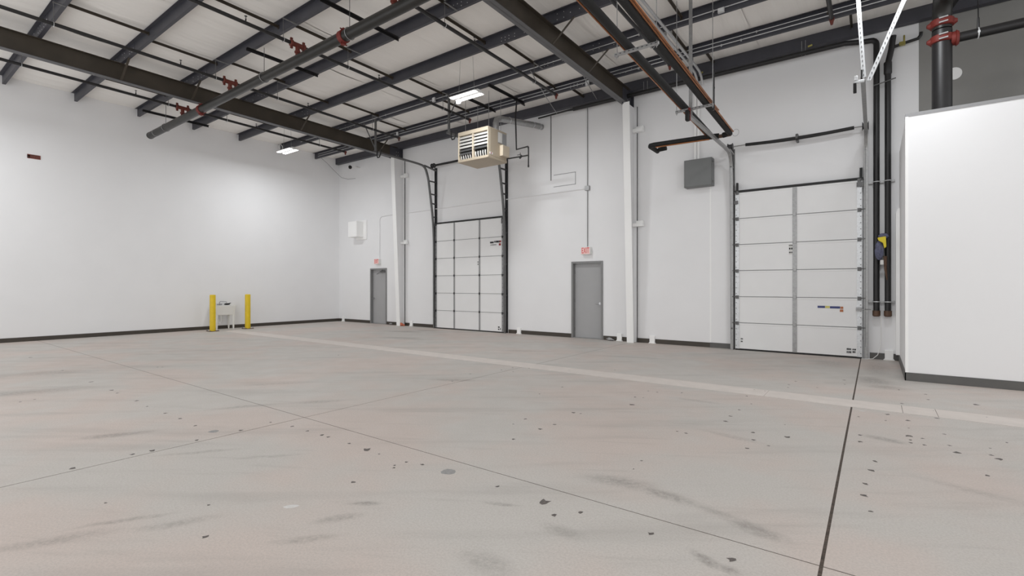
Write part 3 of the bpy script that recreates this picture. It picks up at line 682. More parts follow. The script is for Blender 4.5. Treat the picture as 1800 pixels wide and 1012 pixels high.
# ================================================================== CONDUITS ON THE PURLINS
def conduit(x0, x1, y, z, lbl, straps, r=0.011):
    c = thing('electrical_conduit', lbl, 'conduit', ((x0+x1)/2, y, z))
    MB().tube([(x0, y, z), (x1, y, z)], r, 8).build('tube', M['conduit'], c)
    for sx in straps: MB().box(sx-0.012, sx+0.012, y-r-0.004, y+r+0.003, z-r-0.02, z+r+0.004).build('strap', M['conduit'], c)
conduit(-17.0, 7.8, 9.925, zb(9.95)+0.075, 'silver conduit along the second purlin from the eave', (-16, -12.2, -9.6, -7, -4, -2.5, -1))
conduit(-18.2, 1.2, 11.375, zb(11.4)+0.06, 'lower silver conduit along the purlin nearest the eave', (-16.5, -11, -8, -4.6, -2.7, -2.3))
conduit(-18.2, 7.8, 11.375, zb(11.4)+0.145, 'upper silver conduit along the purlin nearest the eave', (-15.5, -10, -7, -3.8, -2.0))
def jbox(x, y, z, w, h, lbl):
    r = thing('junction_box', lbl, 'electrical box', (x, y, z))
    MB().box(x-w/2, x+w/2, y-0.05, y, z, z+h).build('box', M['conduit'], r, bevel=0.004)
    MB().box(x-w/2+.008, x+w/2-.008, y-0.055, y-0.05, z+.008, z+h-.008).build('cover', M['galv_bright'], r)
jbox(-10.05, 9.91, 6.72, 0.11, 0.12, 'small grey box on the second purlin, above the left dock door')
jbox(-5.95, 11.36, 6.66, 0.11, 0.13, 'small pale box on the conduits left of the middle rafter')
jbox(-13.3, 11.36, 6.72, 0.09, 0.12, 'small white box on the conduits right of the left rafter')
jbox(-2.35, 9.91, 6.70, 0.12, 0.09, 'small grey box on the second purlin, right of the insulated pipes')
for k, x in enumerate((-3.46, -3.35)):
    c = thing('electrical_conduit', ('silver conduit under the purlins beside the insulated pipes, left one', 'silver conduit under the purlins beside the insulated pipes, right one')[k], 'conduit', (x, 2, 6.62))
    MB().tube([(x, -8, 6.64), (x, 11.75, 6.62), (x, 12.05, 6.60), (x, 12.2, 6.52), (x, 12.3, 6.36)], 0.029, 10).build('tube', M['conduit'], c)
    for sy in (8.42, 9.98, 11.44): MB().box(x-0.03, x+0.03, sy-0.015, sy+0.015, 6.64, 6.70).build('strap', M['galv'], c)
for k, (p, q, l) in enumerate((((-6.75, 9.9, 6.74), (-7.45, 12.3, 6.52), 'thin grey flexible cable sloping from purlins to the eave, left one'), ((-5.55, 9.9, 6.74), (-6.15, 12.25, 6.64), 'thin grey flexible cable sloping to the eave beside the middle rafter'))):
    p = Vector(p); q = Vector(q); mid = (p+q)/2+Vector((0,0,-0.03))
    tag(MB().tube([p, mid, q], 0.010, 6).build('flexible_cable', M['galv'], None), l, 'cable')

# ================================================================== BACK WALL SERVICES
c = thing('wall_conduit', 'grey conduit running along the white wall above the left dock door', 'conduit', (-10.7, YB-0.02, 4.28))
MB().tube([(-6.62, YB-0.025, 4.28), (-12.5, YB-0.025, 4.26), (-14.25, YB-0.025, 4.25)], 0.014, 8).build('tube', M['wall'], c)
c = thing('wall_conduit', 'thin grey conduit dropping through a box to the middle exit sign', 'conduit', (-6.58, YB-0.02, 2.62))
MB().tube([(-6.58, YB-0.022, 6.60), (-6.58, YB-0.022, 2.62)], 0.013, 8).build('tube', M['stile_grey'], c)
MB().box(-6.65, -6.51, YB-0.06, YB, 4.22, 4.35).build('junction_box', M['galv'], c, bevel=0.005)
c = thing('wall_conduit', 'thin white conduit bending down to the corner exit sign', 'conduit', (-15.8, YB-0.02, 2.6))
MB().tube([(-14.6, YB-0.025, 4.28), (-15.5, YB-0.025, 4.25)]+arc((-15.6, YB-0.025, 4.08), 0.17, 80, 180, 'xz', 5)+[(-15.77, YB-0.025, 2.6)], 0.014, 8).build('tube', M['wall'], c)
def exit_sign(x, z, lbl, w=0.29, h=0.21):
    r = thing('exit_sign', lbl, 'sign', (x, YB, z))
    MB().box(x-w/2, x+w/2, YB-0.11, YB, z-h/2, z+h/2).build('housing', M['white_plastic'], r, bevel=0.006)
    MB().box(x-w/2+.008, x+w/2-.008, YB-0.114, YB-0.109, z-h/2+.008, z+h/2-.008).build('face', M['exitface'], r)
    text_part('lettering', 'EXIT', M['exitred'], r, (x, YB-0.1155, z), 0.225, (math.pi/2, 0, 0), 0.0012, 0.52)
exit_sign(-6.60, 2.50, 'red and white exit sign above the grey door by the middle column')
exit_sign(-15.86, 2.47, 'red and white exit sign above the grey corner door')

# white exhaust hood near the corner
r = thing('wall_vent_box', 'white square vent box projecting from the wall above the corner door', 'vent', (-17.0, YB, 3.4))
MB().box(-17.33, -16.76, 12.17, YB-0.04, 3.49, 4.12).build('hood', M['trimwhite'], r, bevel=0.008)
MB().box(-17.25, -16.58, YB-0.05, YB, 3.40, 4.18).build('back_plate', M['trimwhite'], r, bevel=0.004)

# grey electrical enclosure
r = thing('electrical_enclosure', 'flat grey steel electrical enclosure on the wall left of the right dock door', 'electrical box', (-3.47, YB, 3.9))
MB().box(-3.80, -3.14, 12.32, YB, 3.93, 4.60).build('body', M['graybox'], r, bevel=0.006)
MB().box(-3.79, -3.15, 12.31, 12.322, 3.94, 4.59).build('cover', M['graybox'], r, bevel=0.004)
for z in (4.02, 4.50): MB().box(-3.145, -3.105, 12.34, 12.37, z-0.02, z+0.02).build('latch', M['steel_dark'], r)
for k, x in enumerate((-3.58, -3.50)):
    c = thing('wall_conduit', ('white riser conduit above the grey enclosure, left of the pair', 'white riser conduit above the grey enclosure, right of the pair')[k], 'conduit', (x, YB-0.06, 4.6))
    MB().tube([(x, YB-0.06, 4.58), (x, YB-0.06, 6.5)], 0.028, 10).build('tube', M['trimwhite'], c)

# camera by the corner and its loose cable
r = thing('security_camera', 'small black camera on a white arm high near the room corner', 'camera', (-17.2, 12.2, 6.3))
MB().tube([(-17.05, YB, 6.37), (-17.05, 12.3, 6.36), (-17.2, 12.22, 6.345)], 0.02, 8).build('arm', M['white_plastic'], r)
MB().tube([(-17.28, 12.24, 6.35), (-17.24, 12.21, 6.345), (-17.16, 12.15, 6.34), (-17.14, 12.135, 6.338)], [0.05, 0.068, 0.068, 0.055], 14).build('body', M['inside'], r)
tag(MB().tube([(-18.38, 11.6, 6.8), (-18.42, 11.95, 6.62), (-18.40, 12.25, 6.38), (-18.2, 12.45, 6.1), (-17.8, 12.50, 5.98), (-17.3, 12.50, 5.95)], 0.008, 6).build('loose_cable', M['stile_grey']), 'thin loose grey cable drooping in the room corner', 'cable')
# stubs and blocks crossing the baseboard
BLK = [(-18.15, 'small white block over the baseboard in the room corner'), (-13.92, 'small white block over the baseboard left of the left dock door'), (-8.97, 'small white block over the baseboard right of the left dock door'),
       (-5.60, 'small white block over the baseboard left of the middle column'), (-4.68, 'small white block over the baseboard right of the middle column'), (0.235, 'stepped white block over the baseboard below the black pipes')]
for x, l in BLK:
    m = MB().box(x-0.07, x+0.07, YB-0.055, YB, 0.03, 0.20).prism([(x-0.07, 0.03), (x+0.07, 0.03), (x+0.095, 0), (x-0.095, 0)], 'y', YB-0.075, YB)
    tag(m.build('base_block', M['trimwhite'], None, bevel=0.004), l, 'block')
tag(MB().blob((-14.30, 12.36, 0.06), 0.09, 0.06, 0.065, 8, 6, 0.3).blob((-14.22, 12.40, 0.035), 0.07, 0.05, 0.036, 8, 5, 0.3).build('orange_scrap', M['orange']), 'crumpled orange scrap lying at the foot of the left column', 'litter')
tag(MB().blob((-5.86, 12.44, 0.045), 0.08, 0.05, 0.045, 7, 5, 0.35).blob((-5.76, 12.42, 0.025), 0.06, 0.05, 0.025, 7, 5, 0.3).build('grey_scrap', M['galv']), 'small grey scrap lying by the baseboard left of the middle column', 'litter')
tag(MB().blob((-15.0, 12.44, 0.04), 0.07, 0.05, 0.04, 7, 5, 0.3).build('grey_scrap', M['galv']), 'small grey scrap lying right of the corner door', 'litter')

# ================================================================== DOOR TRACKS AND SPRINGS
CH = [(-0.03, -0.028), (0.03, -0.028), (0.03, 0.028), (0.02, 0.028), (0.02, -0.018), (-0.02, -0.018), (-0.02, 0.028), (-0.03, 0.028)]
def track(x, path, lbl, m, angm, brackets, ztop):
    r = thing('door_track', lbl, 'track', (x, 12.4, 0), 'dock door tracks')
    MB().sweep([(x, y, z) for y, z in path], CH).build('rail', m, r)
    MB().box(x-0.035, x+0.035, YB-0.02, YB, 0, ztop).box(x-0.035, x-0.029, YB-0.07, YB-0.02, 0, ztop).build('wall_angle', angm, r)
    for y, z in brackets: MB().box(x-0.02, x+0.02, y, YB-0.01, z-0.02, z+0.02).build('bracket', angm, r)
    return r
def vpath(pts, n=5):      # smooth the corners a little
    out = []
    for i in range(len(pts)):
        p = Vector(pts[i])
        if 0 < i < len(pts)-1:
            a = Vector(pts[i-1]); b = Vector(pts[i+1])
            d = min((p-a).length, (b-p).length)*0.45
            q0 = p+(a-p).normalized()*d; q1 = p+(b-p).normalized()*d
            for k in range(n+1):
                t = k/n; out.append(tuple(q0*(1-t)**2+p*2*t*(1-t)+q1*t*t))
        else: out.append(tuple(p))
    return out
P3 = vpath([(12.43, 0.0), (12.42, 3.6), (12.14, 5.30), (11.98, 5.68), (11.6, 5.71), (9.8, 5.72)])
P4 = vpath([(12.43, 0.0), (12.42, 3.6), (12.33, 4.35), (12.18, 4.60), (11.8, 4.62), (9.0, 4.60)])
for x, l, side in ((-12.63, 'dark lift track left of the left dock door, curving back under the rafter', 'L'), (-9.46, 'dark lift track right of the left dock door, passing behind the heater', 'R')):
    r = track(x, P3, l, M['steel_dark'], M['hinge'], [(12.38, 3.95), (12.30, 4.42), (12.24, 4.75), (12.15, 5.2), (12.4, 3.2), (12.4, 2.2), (12.4, 1.2)], 5.72)
    MB().bar((x, YB, 5.62), (x, 11.95, 5.70), 0.05, 0.05).build('bearing_arm', M['steel_dark'], r)
    s = -1 if side == 'L' else 1
    MB().box(x-0.025, x+0.025, 9.85, 9.90, 5.70, zb(9.95)+0.02).build('hanger_angle', M['steel_dark'], r)
    MB().bar((x, 9.88, 5.78 if s < 0 else 6.15), (x+s*(0.62 if s < 0 else 0.36), 9.90, 6.74), 0.035, 0.012, (0,1,0)).build('sway_brace', M['steel_dark'], r)
    MB().tube([(x+0.12, 9.85, 5.74), (x+0.12, 9.83, 5.58), (x+0.17, 9.82, 5.50), (x+0.25, 9.82, 5.50), (x+0.29, 9.83, 5.58), (x+0.29, 9.86, 5.74)], 0.018, 8).build('bumper_spring', M['inside'], r)
for x, l, side in ((-2.71, 'galvanised lift track left of the right dock door, under the insulated pipes', 'L'), (-0.14, 'galvanised lift track right of the right dock door, braced by perforated angles', 'R')):
    r = track(x, P4, l, M['galv'], M['steel_dark'] if side == 'L' else M['galv'], [(12.36, 3.9), (12.3, 4.3), (12.4, 3.3), (12.4, 2.4), (12.4, 1.5), (12.4, 0.5)], 4.75)
    MB().bar((x, YB, 4.62), (x, 12.15, 4.66), 0.05, 0.04).build('bearing_arm', M['galv'], r)
    if side == 'L':
        MB().box(x-0.02, x+0.035, 9.13, 9.17, 4.58, 6.76).build('hanger_strut', M['galv'], r)
        MB().box(x-0.03, x+0.03, 8.94, 9.03, 4.47, 4.66).build('bumper', M['inside'], r, bevel=0.006)
        MB().box(x-0.005, x+0.035, 9.03, 9.06, 4.49, 4.72).build('bumper_plate', M['redbright'], r)
    else:
        def slotted(p0, p1, nm):
            p0 = Vector(p0); p1 = Vector(p1); d = (p1-p0); m = MB().bar(p0, p1, 0.048, 0.005, (0, 1, 0)).bar(p0+Vector((0.026, 0.02, 0)), p1+Vector((0.026, 0.02, 0)), 0.005, 0.045, (0, 1, 0))
            o = m.build(nm, M['galv_bright'], r)
            n = int(d.length/0.07); s = MB()
            for k in range(n):
                q = p0+d*((k+0.5)/n); s.bbox((q[0], q[1]-0.0045, q[2]), 0.010, 0.004, 0.03)
            h = s.build('slot_holes', M['steel_dark'], o); h['kind'] = 'stuff'
        slotted((-0.130, 8.98, 4.60), (-0.255, 9.0, 6.74), 'slotted_hanger'); slotted((-0.07, 9.0, 4.55), (0.78, 9.02, 6.74), 'slotted_brace')
        MB().box(-0.245, -0.12, 8.86, 8.90, 4.50, 4.535).box(-0.245, -0.20, 8.84, 8.90, 4.535, 4.60).build('bumper_arm', M['galv_bright'], r, bevel=0.003)
        MB().box(-0.255, -0.215, 8.83, 8.90, 4.36, 4.495).build('bumper', M['inside'], r, bevel=0.004)
        MB().box(-0.165, -0.145, 8.92, 8.97, 4.55, 4.70).build('end_stop', M['inside'], r)
def shaft(x0, x1, z, lbl, t0, t1, sag):
    y = 12.34
    r = thing('torsion_shaft', lbl, 'spring shaft', ((x0+x1)/2, y, z))
    MB().cyl((x0, y, z), (x1, y, z), 0.013, 8).build('shaft', M['galv'], r)
    pts = [(t0+(t1-t0)*k/8, y, z-sag*math.sin(math.pi*k/8)) for k in range(9)]
    MB().tube(pts, 0.036, 14).build('spring_tube', M['seal'], r)
    for dx in (x0+0.03, x1-0.03):
        s = 1 if dx < (x0+x1)/2 else -1
        MB().tube([(dx-0.055, y, z), (dx-0.045, y, z), (dx-0.045, y, z), (dx+0.045, y, z), (dx+0.045, y, z), (dx+0.055, y, z)], [0.085, 0.085, 0.062, 0.062, 0.085, 0.085], 18).build('cable_drum', M['hinge'], r)
        MB().cyl((dx, y-0.062, z), (dx, 12.40, 0.25), 0.0025, 4).build('lift_cable', M['steel_dark'], r)
    xm = (t0+t1)/2
    MB().box(xm-0.02, xm+0.02, y+0.02, YB, z-0.09, z+0.07).tube([(xm-0.02, y, z), (xm+0.02, y, z)], 0.06, 14).build('center_bracket', M['steel_dark'], r)
shaft(-12.62, -9.44, 5.76, 'black torsion spring tube above the left dock door, half hidden by the heater', -12.45, -9.65, 0.0)
shaft(-2.76, -0.12, 4.765, 'black torsion spring tube above the right dock door', -2.40, -0.34, 0.035)

# ================================================================== UNIT HEATER
r = thing('unit_heater', 'beige louvred gas unit heater hanging above the left dock door', 'heater', (-8.7, 10.4, 4.88))
HX0, HX1, HY0, HY1, HZ0, HZ1 = -9.24, -8.17, 10.0, 10.82, 4.885, 5.715
MB().box(HX0, HX1, HY0+0.10, HY1, HZ0+0.07, HZ1).build('cabinet', M['beige'], r, bevel=0.01)
MB().box(HX0-0.005, HX1+0.005, HY0, HY1+0.01, HZ0, HZ0+0.075).build('bottom_pan', M['beige'], r, bevel=0.012)
fr = MB().box(HX0, HX1, HY0, HY0+0.11, HZ1-0.10, HZ1).box(HX0, HX0+0.03, HY0, HY0+0.11, HZ0+0.07, HZ1-0.10).box(HX1-0.03, HX1, HY0, HY0+0.11, HZ0+0.07, HZ1-0.10).box(-8.735, -8.69, HY0+0.005, HY0+0.11, HZ0+0.07, HZ1-0.10)
fr.build('front_frame', M['beige_light'], r, bevel=0.006)
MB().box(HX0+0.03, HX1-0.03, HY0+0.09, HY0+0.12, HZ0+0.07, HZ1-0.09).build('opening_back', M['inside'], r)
for a, b in ((HX0+0.035, -8.74), (-8.685, HX1-0.035)):
    for k in range(6):
        z = HZ1-0.155-k*0.088
        if a > -8.7 and k == 5: continue
        sl = MB().prism([(HY0+0.012, z-0.032), (HY0+0.020, z-0.036), (HY0+0.062, z+0.030), (HY0+0.054, z+0.034)], 'x', a, b)
        sl.build('louvre', M['louvre'] if (k < 4 or a > -8.7) and not (k == 4 and a > -8.7) else M['steel_dark'], r)
    n = 6
    for k in range(n):
        xx = a+0.04+(b-a-0.06)*k/(n-1)
        pts = [(xx+0.012*math.sin(q*0.9), HY0+0.03+0.02*q, HZ0+0.085+0.03*q) for q in range(6)]
        MB().tube([(p[0], HY0+0.045+0.03*abs(2.5-q)/2.5, p[2]) for q, p in enumerate(pts)], 0.017, 8).build('heat_exchanger_tube', M['louvre'], r)
MB().box(HX1-0.001, HX1+0.006, 10.42, 10.80, 5.36, 5.66).build('access_panel', M['galv'], r)
MB().box(HX1-0.001, HX1+0.009, 10.43, 10.60, 5.38, 5.65).build('data_plate', M['paper'], r)
MB().box(HX1-0.001, HX1+0.009, 10.64, 10.78, 5.30, 5.64).build('wiring_plate', M['stile_grey'], r)
MB().box(HX1, HX1+0.11, 10.50, 10.80, 5.02, 5.31).build('control_box', M['beige_light'], r, bevel=0.006)
MB().box(HX1-0.002, HX1+0.005, 10.06, 10.20, 4.995, 5.045).build('label', M['trimwhite'], r)
MB().box(HX1-0.002, HX1+0.0065, 10.10, 10.16, 5.008, 5.034).build('label_print', M['printred'], r)
for x in (HX0+0.12, HX1-0.12):
    for y in (HY0+0.18, HY1-0.12):
        MB().cyl((x, y, HZ1), (x, y, 6.71), 0.006, 6).build('hanger_rod', M['galv'], r)
fl = MB().tube([(-8.40, 10.62, HZ1-0.02), (-8.40, 10.62, 5.98), (-8.40, 10.66, 6.08), (-8.37, 10.78, 6.14), (-8.30, 11.1, 6.17), (-8.16, 12.2, 6.30), (-8.14, YB-0.01, 6.33)], 0.085, 16)
fl.build('flue_pipe', M['galv'], r)
for p in ((-8.30, 11.1, 6.17), (-8.17, 12.1, 6.29), (-8.145, 12.42, 6.322)): MB().ring(p, (0.1, 1, 0.1), 0.088, 0.008, 16).build('flue_band', M['galv_bright'], r)
tag(MB().tube([(-8.05, 11.5, 6.66), (-7.93, 10.95, 6.60), (-7.93, 10.9, 6.15), (-7.90, 10.9, 5.24), (-7.52, 10.9, 5.26), (-7.50, 10.9, 5.2)], 0.022, 8).tube([(-7.50, 10.9, 5.25), (-7.50, 10.9, 4.74)], 0.019, 8).tube([(-7.50, 10.9, 5.02), (-7.8, 10.88, 5.02), (-8.12, 10.86, 5.02), (-8.2, 10.84, 5.05)], 0.019, 8)
    .cyl((-7.78, 10.88, 4.98), (-7.70, 10.88, 4.98+.06), 0.03, 8).cyl((-7.74, 10.86, 5.02), (-7.74, 10.86, 5.12), 0.008, 6).cyl((-7.72, 10.86, 5.07), (-7.84, 10.86, 5.07), 0.009, 6).tube([(-7.50, 10.9, 4.76), (-7.50, 10.9, 4.70)], 0.024, 8).build('gas_pipe', M['black']), 'thin black gas pipe stepping down to the right of the beige heater', 'pipe')

# ================================================================== PIPING BY THE RIGHT DOCK DOOR
def vp(x, l, top):
    r = thing('standpipe', l, 'pipe', (x, 12.45, 0.95))
    pts = [(x, 12.45, 0.92)] + top
    MB().tube(pts, 0.052, 14).build('pipe', M['black'], r)
    MB().tube([(x, 12.45, 0.88), (x, 12.45, 0.90), (x, 12.45, 1.0)], [0.045, 0.066, 0.066], 14).build('end_cap', M['brown'], r)
    return r
r1 = vp(0.03, 'left of two black standpipes beside the right dock door', [(0.03, 12.45, 6.40)]+arc((-0.07, 12.45, 6.42), 0.10, 0, 90, 'xz', 4)+[(-0.2, 12.42, 6.52), (-0.5, 12.30, 6.53), (-6.9, 12.28, 6.53)])
MB().tube([(-6.85, 12.28, 6.53), (-7.1, 12.28, 6.535), (-8.10, 12.30, 6.52)], [0.04, 0.025, 0.022], 10).build('reduced_end', M['black'], r1)
for x in (-1.27, -1.20, -4.72, -4.82): MB().cyl((x, 12.28, 6.46), (x, 12.28, 6.80), 0.006, 6).build('hanger_rod', M['galv'], r1)
for x in (-1.15, -3.4): MB().cyl((x, 12.22, 6.62), (x+0.08, 12.22, 6.64), 0.022, 8).build('clamp_cap', M['brass'], r1)
r2 = vp(0.215, 'right of two black standpipes, with a brass valve at its top', [(0.215, 12.45, 5.95), (0.22, 12.45, 6.0), (0.27, 12.43, 6.25), (0.30, 12.42, 6.50)])
MB().tube([(0.29, 12.42, 6.27), (0.45, 12.42, 6.30), (0.68, 12.42, 6.33), (0.72, 12.42, 6.38), (0.73, 12.42, 6.44)], 0.03, 10).build('side_line', M['black'], r2)
MB().bbox((0.44, 12.42, 6.30), 0.10, 0.07, 0.07).cyl((0.47, 12.42, 6.32), (0.47, 12.42, 6.46), 0.018, 8).build('valve', M['brass'], r2, bevel=0.008)
MB().tube([(0.215, 12.45, 5.75), (0.215, 12.45, 5.78), (0.215, 12.45, 6.0)], [0.052, 0.068, 0.068], 12).build('collar', M['black'], r2)
for z, nm in ((3.62, 'middle'), (1.18, 'bottom')):
    c = thing('pipe_strut', 'galvanised strut clamp across the two black standpipes, %s one' % nm, 'bracket', (0.12, 12.5, z))
    MB().box(-0.10, 0.33, 12.505, YB, z-0.02, z+0.02).build('strut', M['galv'], c)
    for x in (0.03, 0.215): MB().ring((x, 12.45, z), (0, 0, 1), 0.056, 0.010, 14).build('clamp', M['galv_bright'], c)
tag(MB().tube([(-0.02, 12.36, 5.56), (0.1, 12.36, 5.58), (0.34, 12.36, 5.63)], 0.012, 8).build('wire_clamp', M['steel_dark']), 'thin wire clamp across the black standpipes near their top', 'bracket')
# cloth bundle with a yellow tool between the pipes
r = thing('tool_bundle', 'blue-grey cloth bundle with a yellow tool, wedged between the black pipes', 'tool', (0.11, 12.36, 2.1))
def lump(c, rx, ry, rz, jit, nm, m):
    MB().blob(c, rx, ry, rz, 14, 12, jit).build(nm, m, r)
lump((0.075, 12.36, 2.22), 0.075, 0.06, 0.20, 0.14, 'cloth', M['cloth']); lump((0.14, 12.36, 2.50), 0.085, 0.05, 0.06, 0.14, 'cloth_fold', M['cloth'])
MB().prism([(0.045, 2.47), (0.18, 2.49), (0.19, 2.28), (0.155, 2.25), (0.135, 2.36), (0.06, 2.41)], 'y', 12.27, 12.32).build('yellow_tool', M['toolyellow'], r, bevel=0.008)
MB().box(0.09, 0.145, 12.33, 12.335, 1.93, 2.02).build('paper_tag', M['paper'], r)
MB().tube([(0.17, 12.36, 2.1), (0.175, 12.37, 1.85), (0.20, 12.39, 1.62)], [0.03, 0.024, 0.01], 8).build('strap', M['brown'], r)
tag(MB().tube([(0.10, 12.46, 0.98), (0.11, 12.46, 0.6), (0.10, 12.46, 0.30), (0.05, 12.44, 0.10), (-0.03, 12.40, 0.02), (-0.12, 12.38, 0.008), (-0.22, 12.36, 0.008)], 0.007, 8).build('white_cord', M['white_plastic']), 'thin white cord hanging below the standpipes and curling onto the floor', 'cord')

# insulated refrigerant pipes
def pz(y): return 4.79+0.045*(9.1-y)
def runpipe(x, rad, m, nm, lbl, cat, yend, tail=()):
    pts = [(x, -8, pz(-8)), (x, 2, pz(2)), (x, yend-0.06, pz(yend))]+list(tail)
    return tag(MB().tube(pts, rad, 14).build(nm, m), lbl, cat)
runpipe(-2.81, 0.056, M['foam'], 'insulated_pipe', 'left thick black foam-insulated pipe running overhead to the right dock door', 'pipe', 10.98, [(-2.81, 10.98, pz(10.98)-.01), (-2.66, 11.0, pz(10.98)-.02)])
runpipe(-2.44, 0.056, M['foam'], 'insulated_pipe', 'right thick black foam-insulated pipe running overhead to the right dock door', 'pipe', 10.98, [(-2.44, 10.98, pz(10.98)-.01), (-2.58, 11.0, pz(10.98)-.02)])
runpipe(-2.895, 0.014, M['copper'], 'copper_line', 'bare copper line along the left insulated pipe', 'pipe', 10.9, [(-2.895, 10.93, pz(10.9))])
runpipe(-2.365, 0.016, M['copper'], 'copper_line', 'bare copper line along the right insulated pipe', 'pipe', 10.9, [(-2.365, 10.93, pz(10.9))])
runpipe(-2.332, 0.012, M['copper'], 'copper_line', 'thinner outer copper line beside the right insulated pipe', 'pipe', 9.6, [(-2.332, 9.62, pz(9.6))])
HZ = pz(11)-0.03
tag(MB().tube([(-2.42, 10.98, HZ), (-2.6, 11.0, HZ), (-2.85, 10.98, HZ)], 0.04, 12).build('brass_manifold', M['brown']), 'brown metal crosspiece closing the ends of the insulated pipes', 'pipe')
tag(MB().tube([(-2.83, 10.94, HZ+0.01), (-4.05, 10.94, HZ+0.045)]+[(-4.14, 10.96, HZ+.045), (-4.17, 11.03, HZ+.045), (-4.17, 11.5, HZ+.04)], 0.054, 14).tube([(-4.12, 11.42, HZ+.05), (-3.93, 11.42, HZ+0.06)], 0.05, 14).build('insulated_header', M['foam']), 'black insulated header pipe turning left along the wall above the grey enclosure', 'pipe')
tag(MB().tube([(-2.83, 10.90, HZ-0.055), (-4.0, 10.92, HZ-0.02)], 0.016, 10).build('copper_line', M['copper']), 'bare copper line below the black insulated header', 'pipe')
tag(MB().ring((-2.33, 11.0, HZ+0.02), (0.3, 1, 0), 0.07, 0.004, 16).build('wire_loop', M['galv']), 'thin wire loop at the end of the insulated pipes', 'wire')
def trapeze(y, x0, x1, z, lbl, rods):
    r = thing('trapeze_hanger', lbl, 'bracket', ((x0+x1)/2, y, z))
    MB().box(x0, x1, y-0.021, y+0.021, z-0.021, z+0.021).build('channel', M['galv'], r, bevel=0.004)
    for x in rods: MB().cyl((x, y, z-0.06), (x, y, 6.76), 0.006, 6).box(x-0.015, x+0.015, y-0.015, y+0.015, z-0.035, z-0.021).build('rod', M['galv'], r)
    h = MB()
    n = 10
    for k in range(n): h.bbox((x0+(x1-x0)*(k+.5)/n, y-0.0215, z), 0.024, 0.002, 0.012)
    o = h.build('channel_slots', M['hinge'], r); o['kind'] = 'stuff'
trapeze(6.58, -3.02, -2.37, pz(6.58)-0.08, 'galvanised trapeze channel under the overhead pipes, nearer the viewer', (-2.98, -2.40))
trapeze(9.10, -2.96, -2.29, pz(9.1)-0.08, 'galvanised trapeze channel under the overhead pipes, nearer the wall', (-2.94, -2.305))
tag(MB().cyl((-2.30, 9.14, 4.62), (-2.30, 9.14, 5.32), 0.018, 8).cyl((-2.30, 9.14, 5.0), (-2.30, 9.14, 5.03), 0.022, 8).build('support_post', M['black']), 'short black post standing at the wall-side trapeze', 'bracket')

# ================================================================== FLOOR OBJECTS AT THE SIDE WALL
def bollard(x, y, lbl):
    r = thing('bollard', lbl, 'bollard', (x, y, 0), 'yellow bollards')
    MB().tube([(x, y, 0.012), (x, y, 1.19), (x, y, 1.205), (x, y, 1.21)], [0.088, 0.088, 0.08, 0.06], 24).build('post', M['yellow'], r)
    MB().box(x-0.15, x+0.15, y-0.15, y+0.15, 0, 0.014).build('base_plate', M['brown'], r, bevel=0.003)
    for sx in (-1, 1):
        for sy in (-1, 1): MB().cyl((x+sx*.12, y+sy*.12, .014), (x+sx*.12, y+sy*.12, .04), 0.014, 6).build('anchor_bolt', M['steel_dark'], r)
bollard(-17.66, 7.20, 'yellow steel bollard partly in front of the white utility sink'); bollard(-17.74, 8.37, 'yellow steel bollard standing clear to the right of the white sink')
r = thing('utility_sink', 'white plastic utility sink on four legs against the side wall', 'sink', (-18.2, 7.82, 0))
sx0, sx1, sy0, sy1 = -18.45, -17.97, 7.42, 8.08
b = MB().hexa([(sx0+.03, sy0+.03, .50), (sx1-.03, sy0+.03, .50), (sx1-.03, sy1-.03, .50), (sx0+.03, sy1-.03, .50)], [(sx0, sy0, .80), (sx1, sy0, .80), (sx1, sy1, .80), (sx0, sy1, .80)])
b.build('basin', M['white_plastic'], r, bevel=0.01)
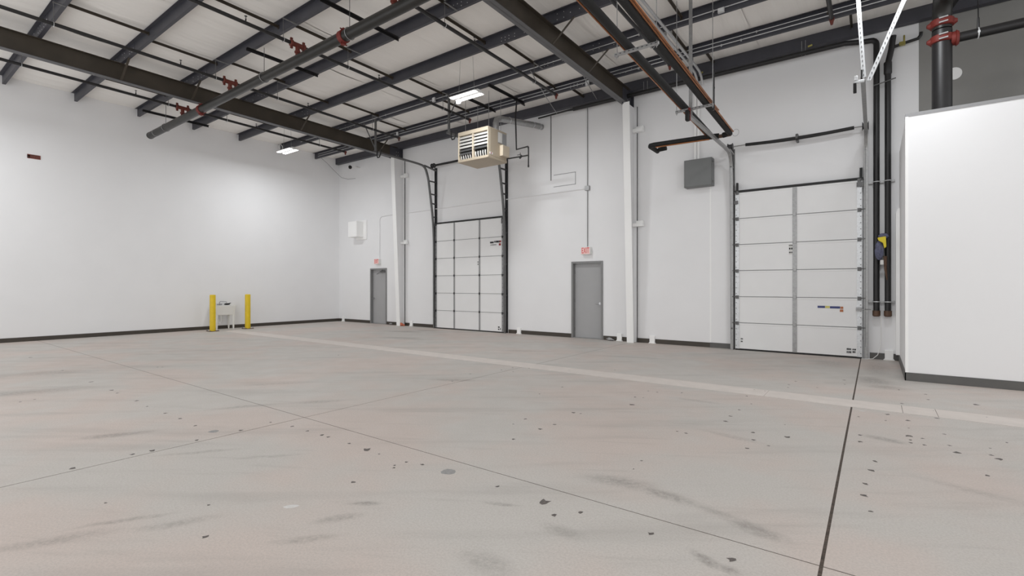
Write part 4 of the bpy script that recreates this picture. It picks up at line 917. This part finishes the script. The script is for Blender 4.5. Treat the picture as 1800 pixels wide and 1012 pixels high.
rim = MB().box(sx0, sx0+.05, sy0, sy1, .80, .83).box(sx1-.05, sx1, sy0, sy1, .80, .83).box(sx0+.05, sx1-.05, sy0, sy0+.05, .80, .83).box(sx0+.05, sx1-.05, sy1-.05, sy1, .80, .83)
rim.build('rim', M['white_plastic'], r, bevel=0.006)
MB().box(sx0+.05, sx1-.05, sy0+.05, sy1-.05, .797, .803).build('bowl', M['stile_grey'], r)
for lx in (sx0+.06, sx1-.06):
    for ly in (sy0+.06, sy1-.06):
        MB().tube([(lx, ly, 0), (lx, ly, .10), (lx, ly, .52)], [0.022, 0.03, 0.042], 8).build('leg', M['white_plastic'], r)
MB().tube([(-18.2, 7.7, .50), (-18.2, 7.7, .30), (-18.25, 7.7, .22), (-18.33, 7.7, .22), (-18.38, 7.7, .30), (-18.48, 7.7, .32)], 0.022, 10).build('drain_pipe', M['white_plastic'], r)
f = MB().tube([(-18.40, 7.72, .83), (-18.40, 7.72, .93), (-18.37, 7.74, .965), (-18.28, 7.80, .965), (-18.20, 7.86, .95), (-18.18, 7.87, .91)], 0.012, 8).tube([(-18.40, 7.64, .86), (-18.40, 7.80, .86)], 0.018, 8)
f.build('faucet', M['chrome'], r)
tag(MB().blob((-18.32, 7.93, .865), 0.05, 0.10, 0.032, 9, 6, 0.25).tube([(-18.32, 7.97, .87), (-18.32, 8.06, .90)], [0.022, 0.012], 8).build('black_rag', M['inside']), 'small black tool lying on the rim of the white sink', 'tool')
tag(MB().box(-18.43, -18.36, 7.50, 7.60, .83, .92).build('soap_carton', M['paper'], None, bevel=0.006), 'small pale carton on the left end of the sink', 'carton')
# sign on the side wall
r = thing('wall_sign', 'small red-brown lettered sign high on the plain side wall', 'sign', (XL, 3.02, 5.0))
MB().box(XL, XL+0.012, 2.90, 3.165, 4.975, 5.085).box(XL, XL+0.012, 2.90, 2.96, 4.985, 5.06).build('plate', M['rust'], r)
for k in range(7): MB().box(XL+0.012, XL+0.0145, 2.905+k*0.036, 2.905+k*0.036+0.024, 4.99+(k % 2)*.006, 5.035).build('letter_block', M['rustdark'], r)
MB().box(XL+0.012, XL+0.0145, 2.97, 3.14, 5.05, 5.075).build('letter_line', M['rustdark'], r)
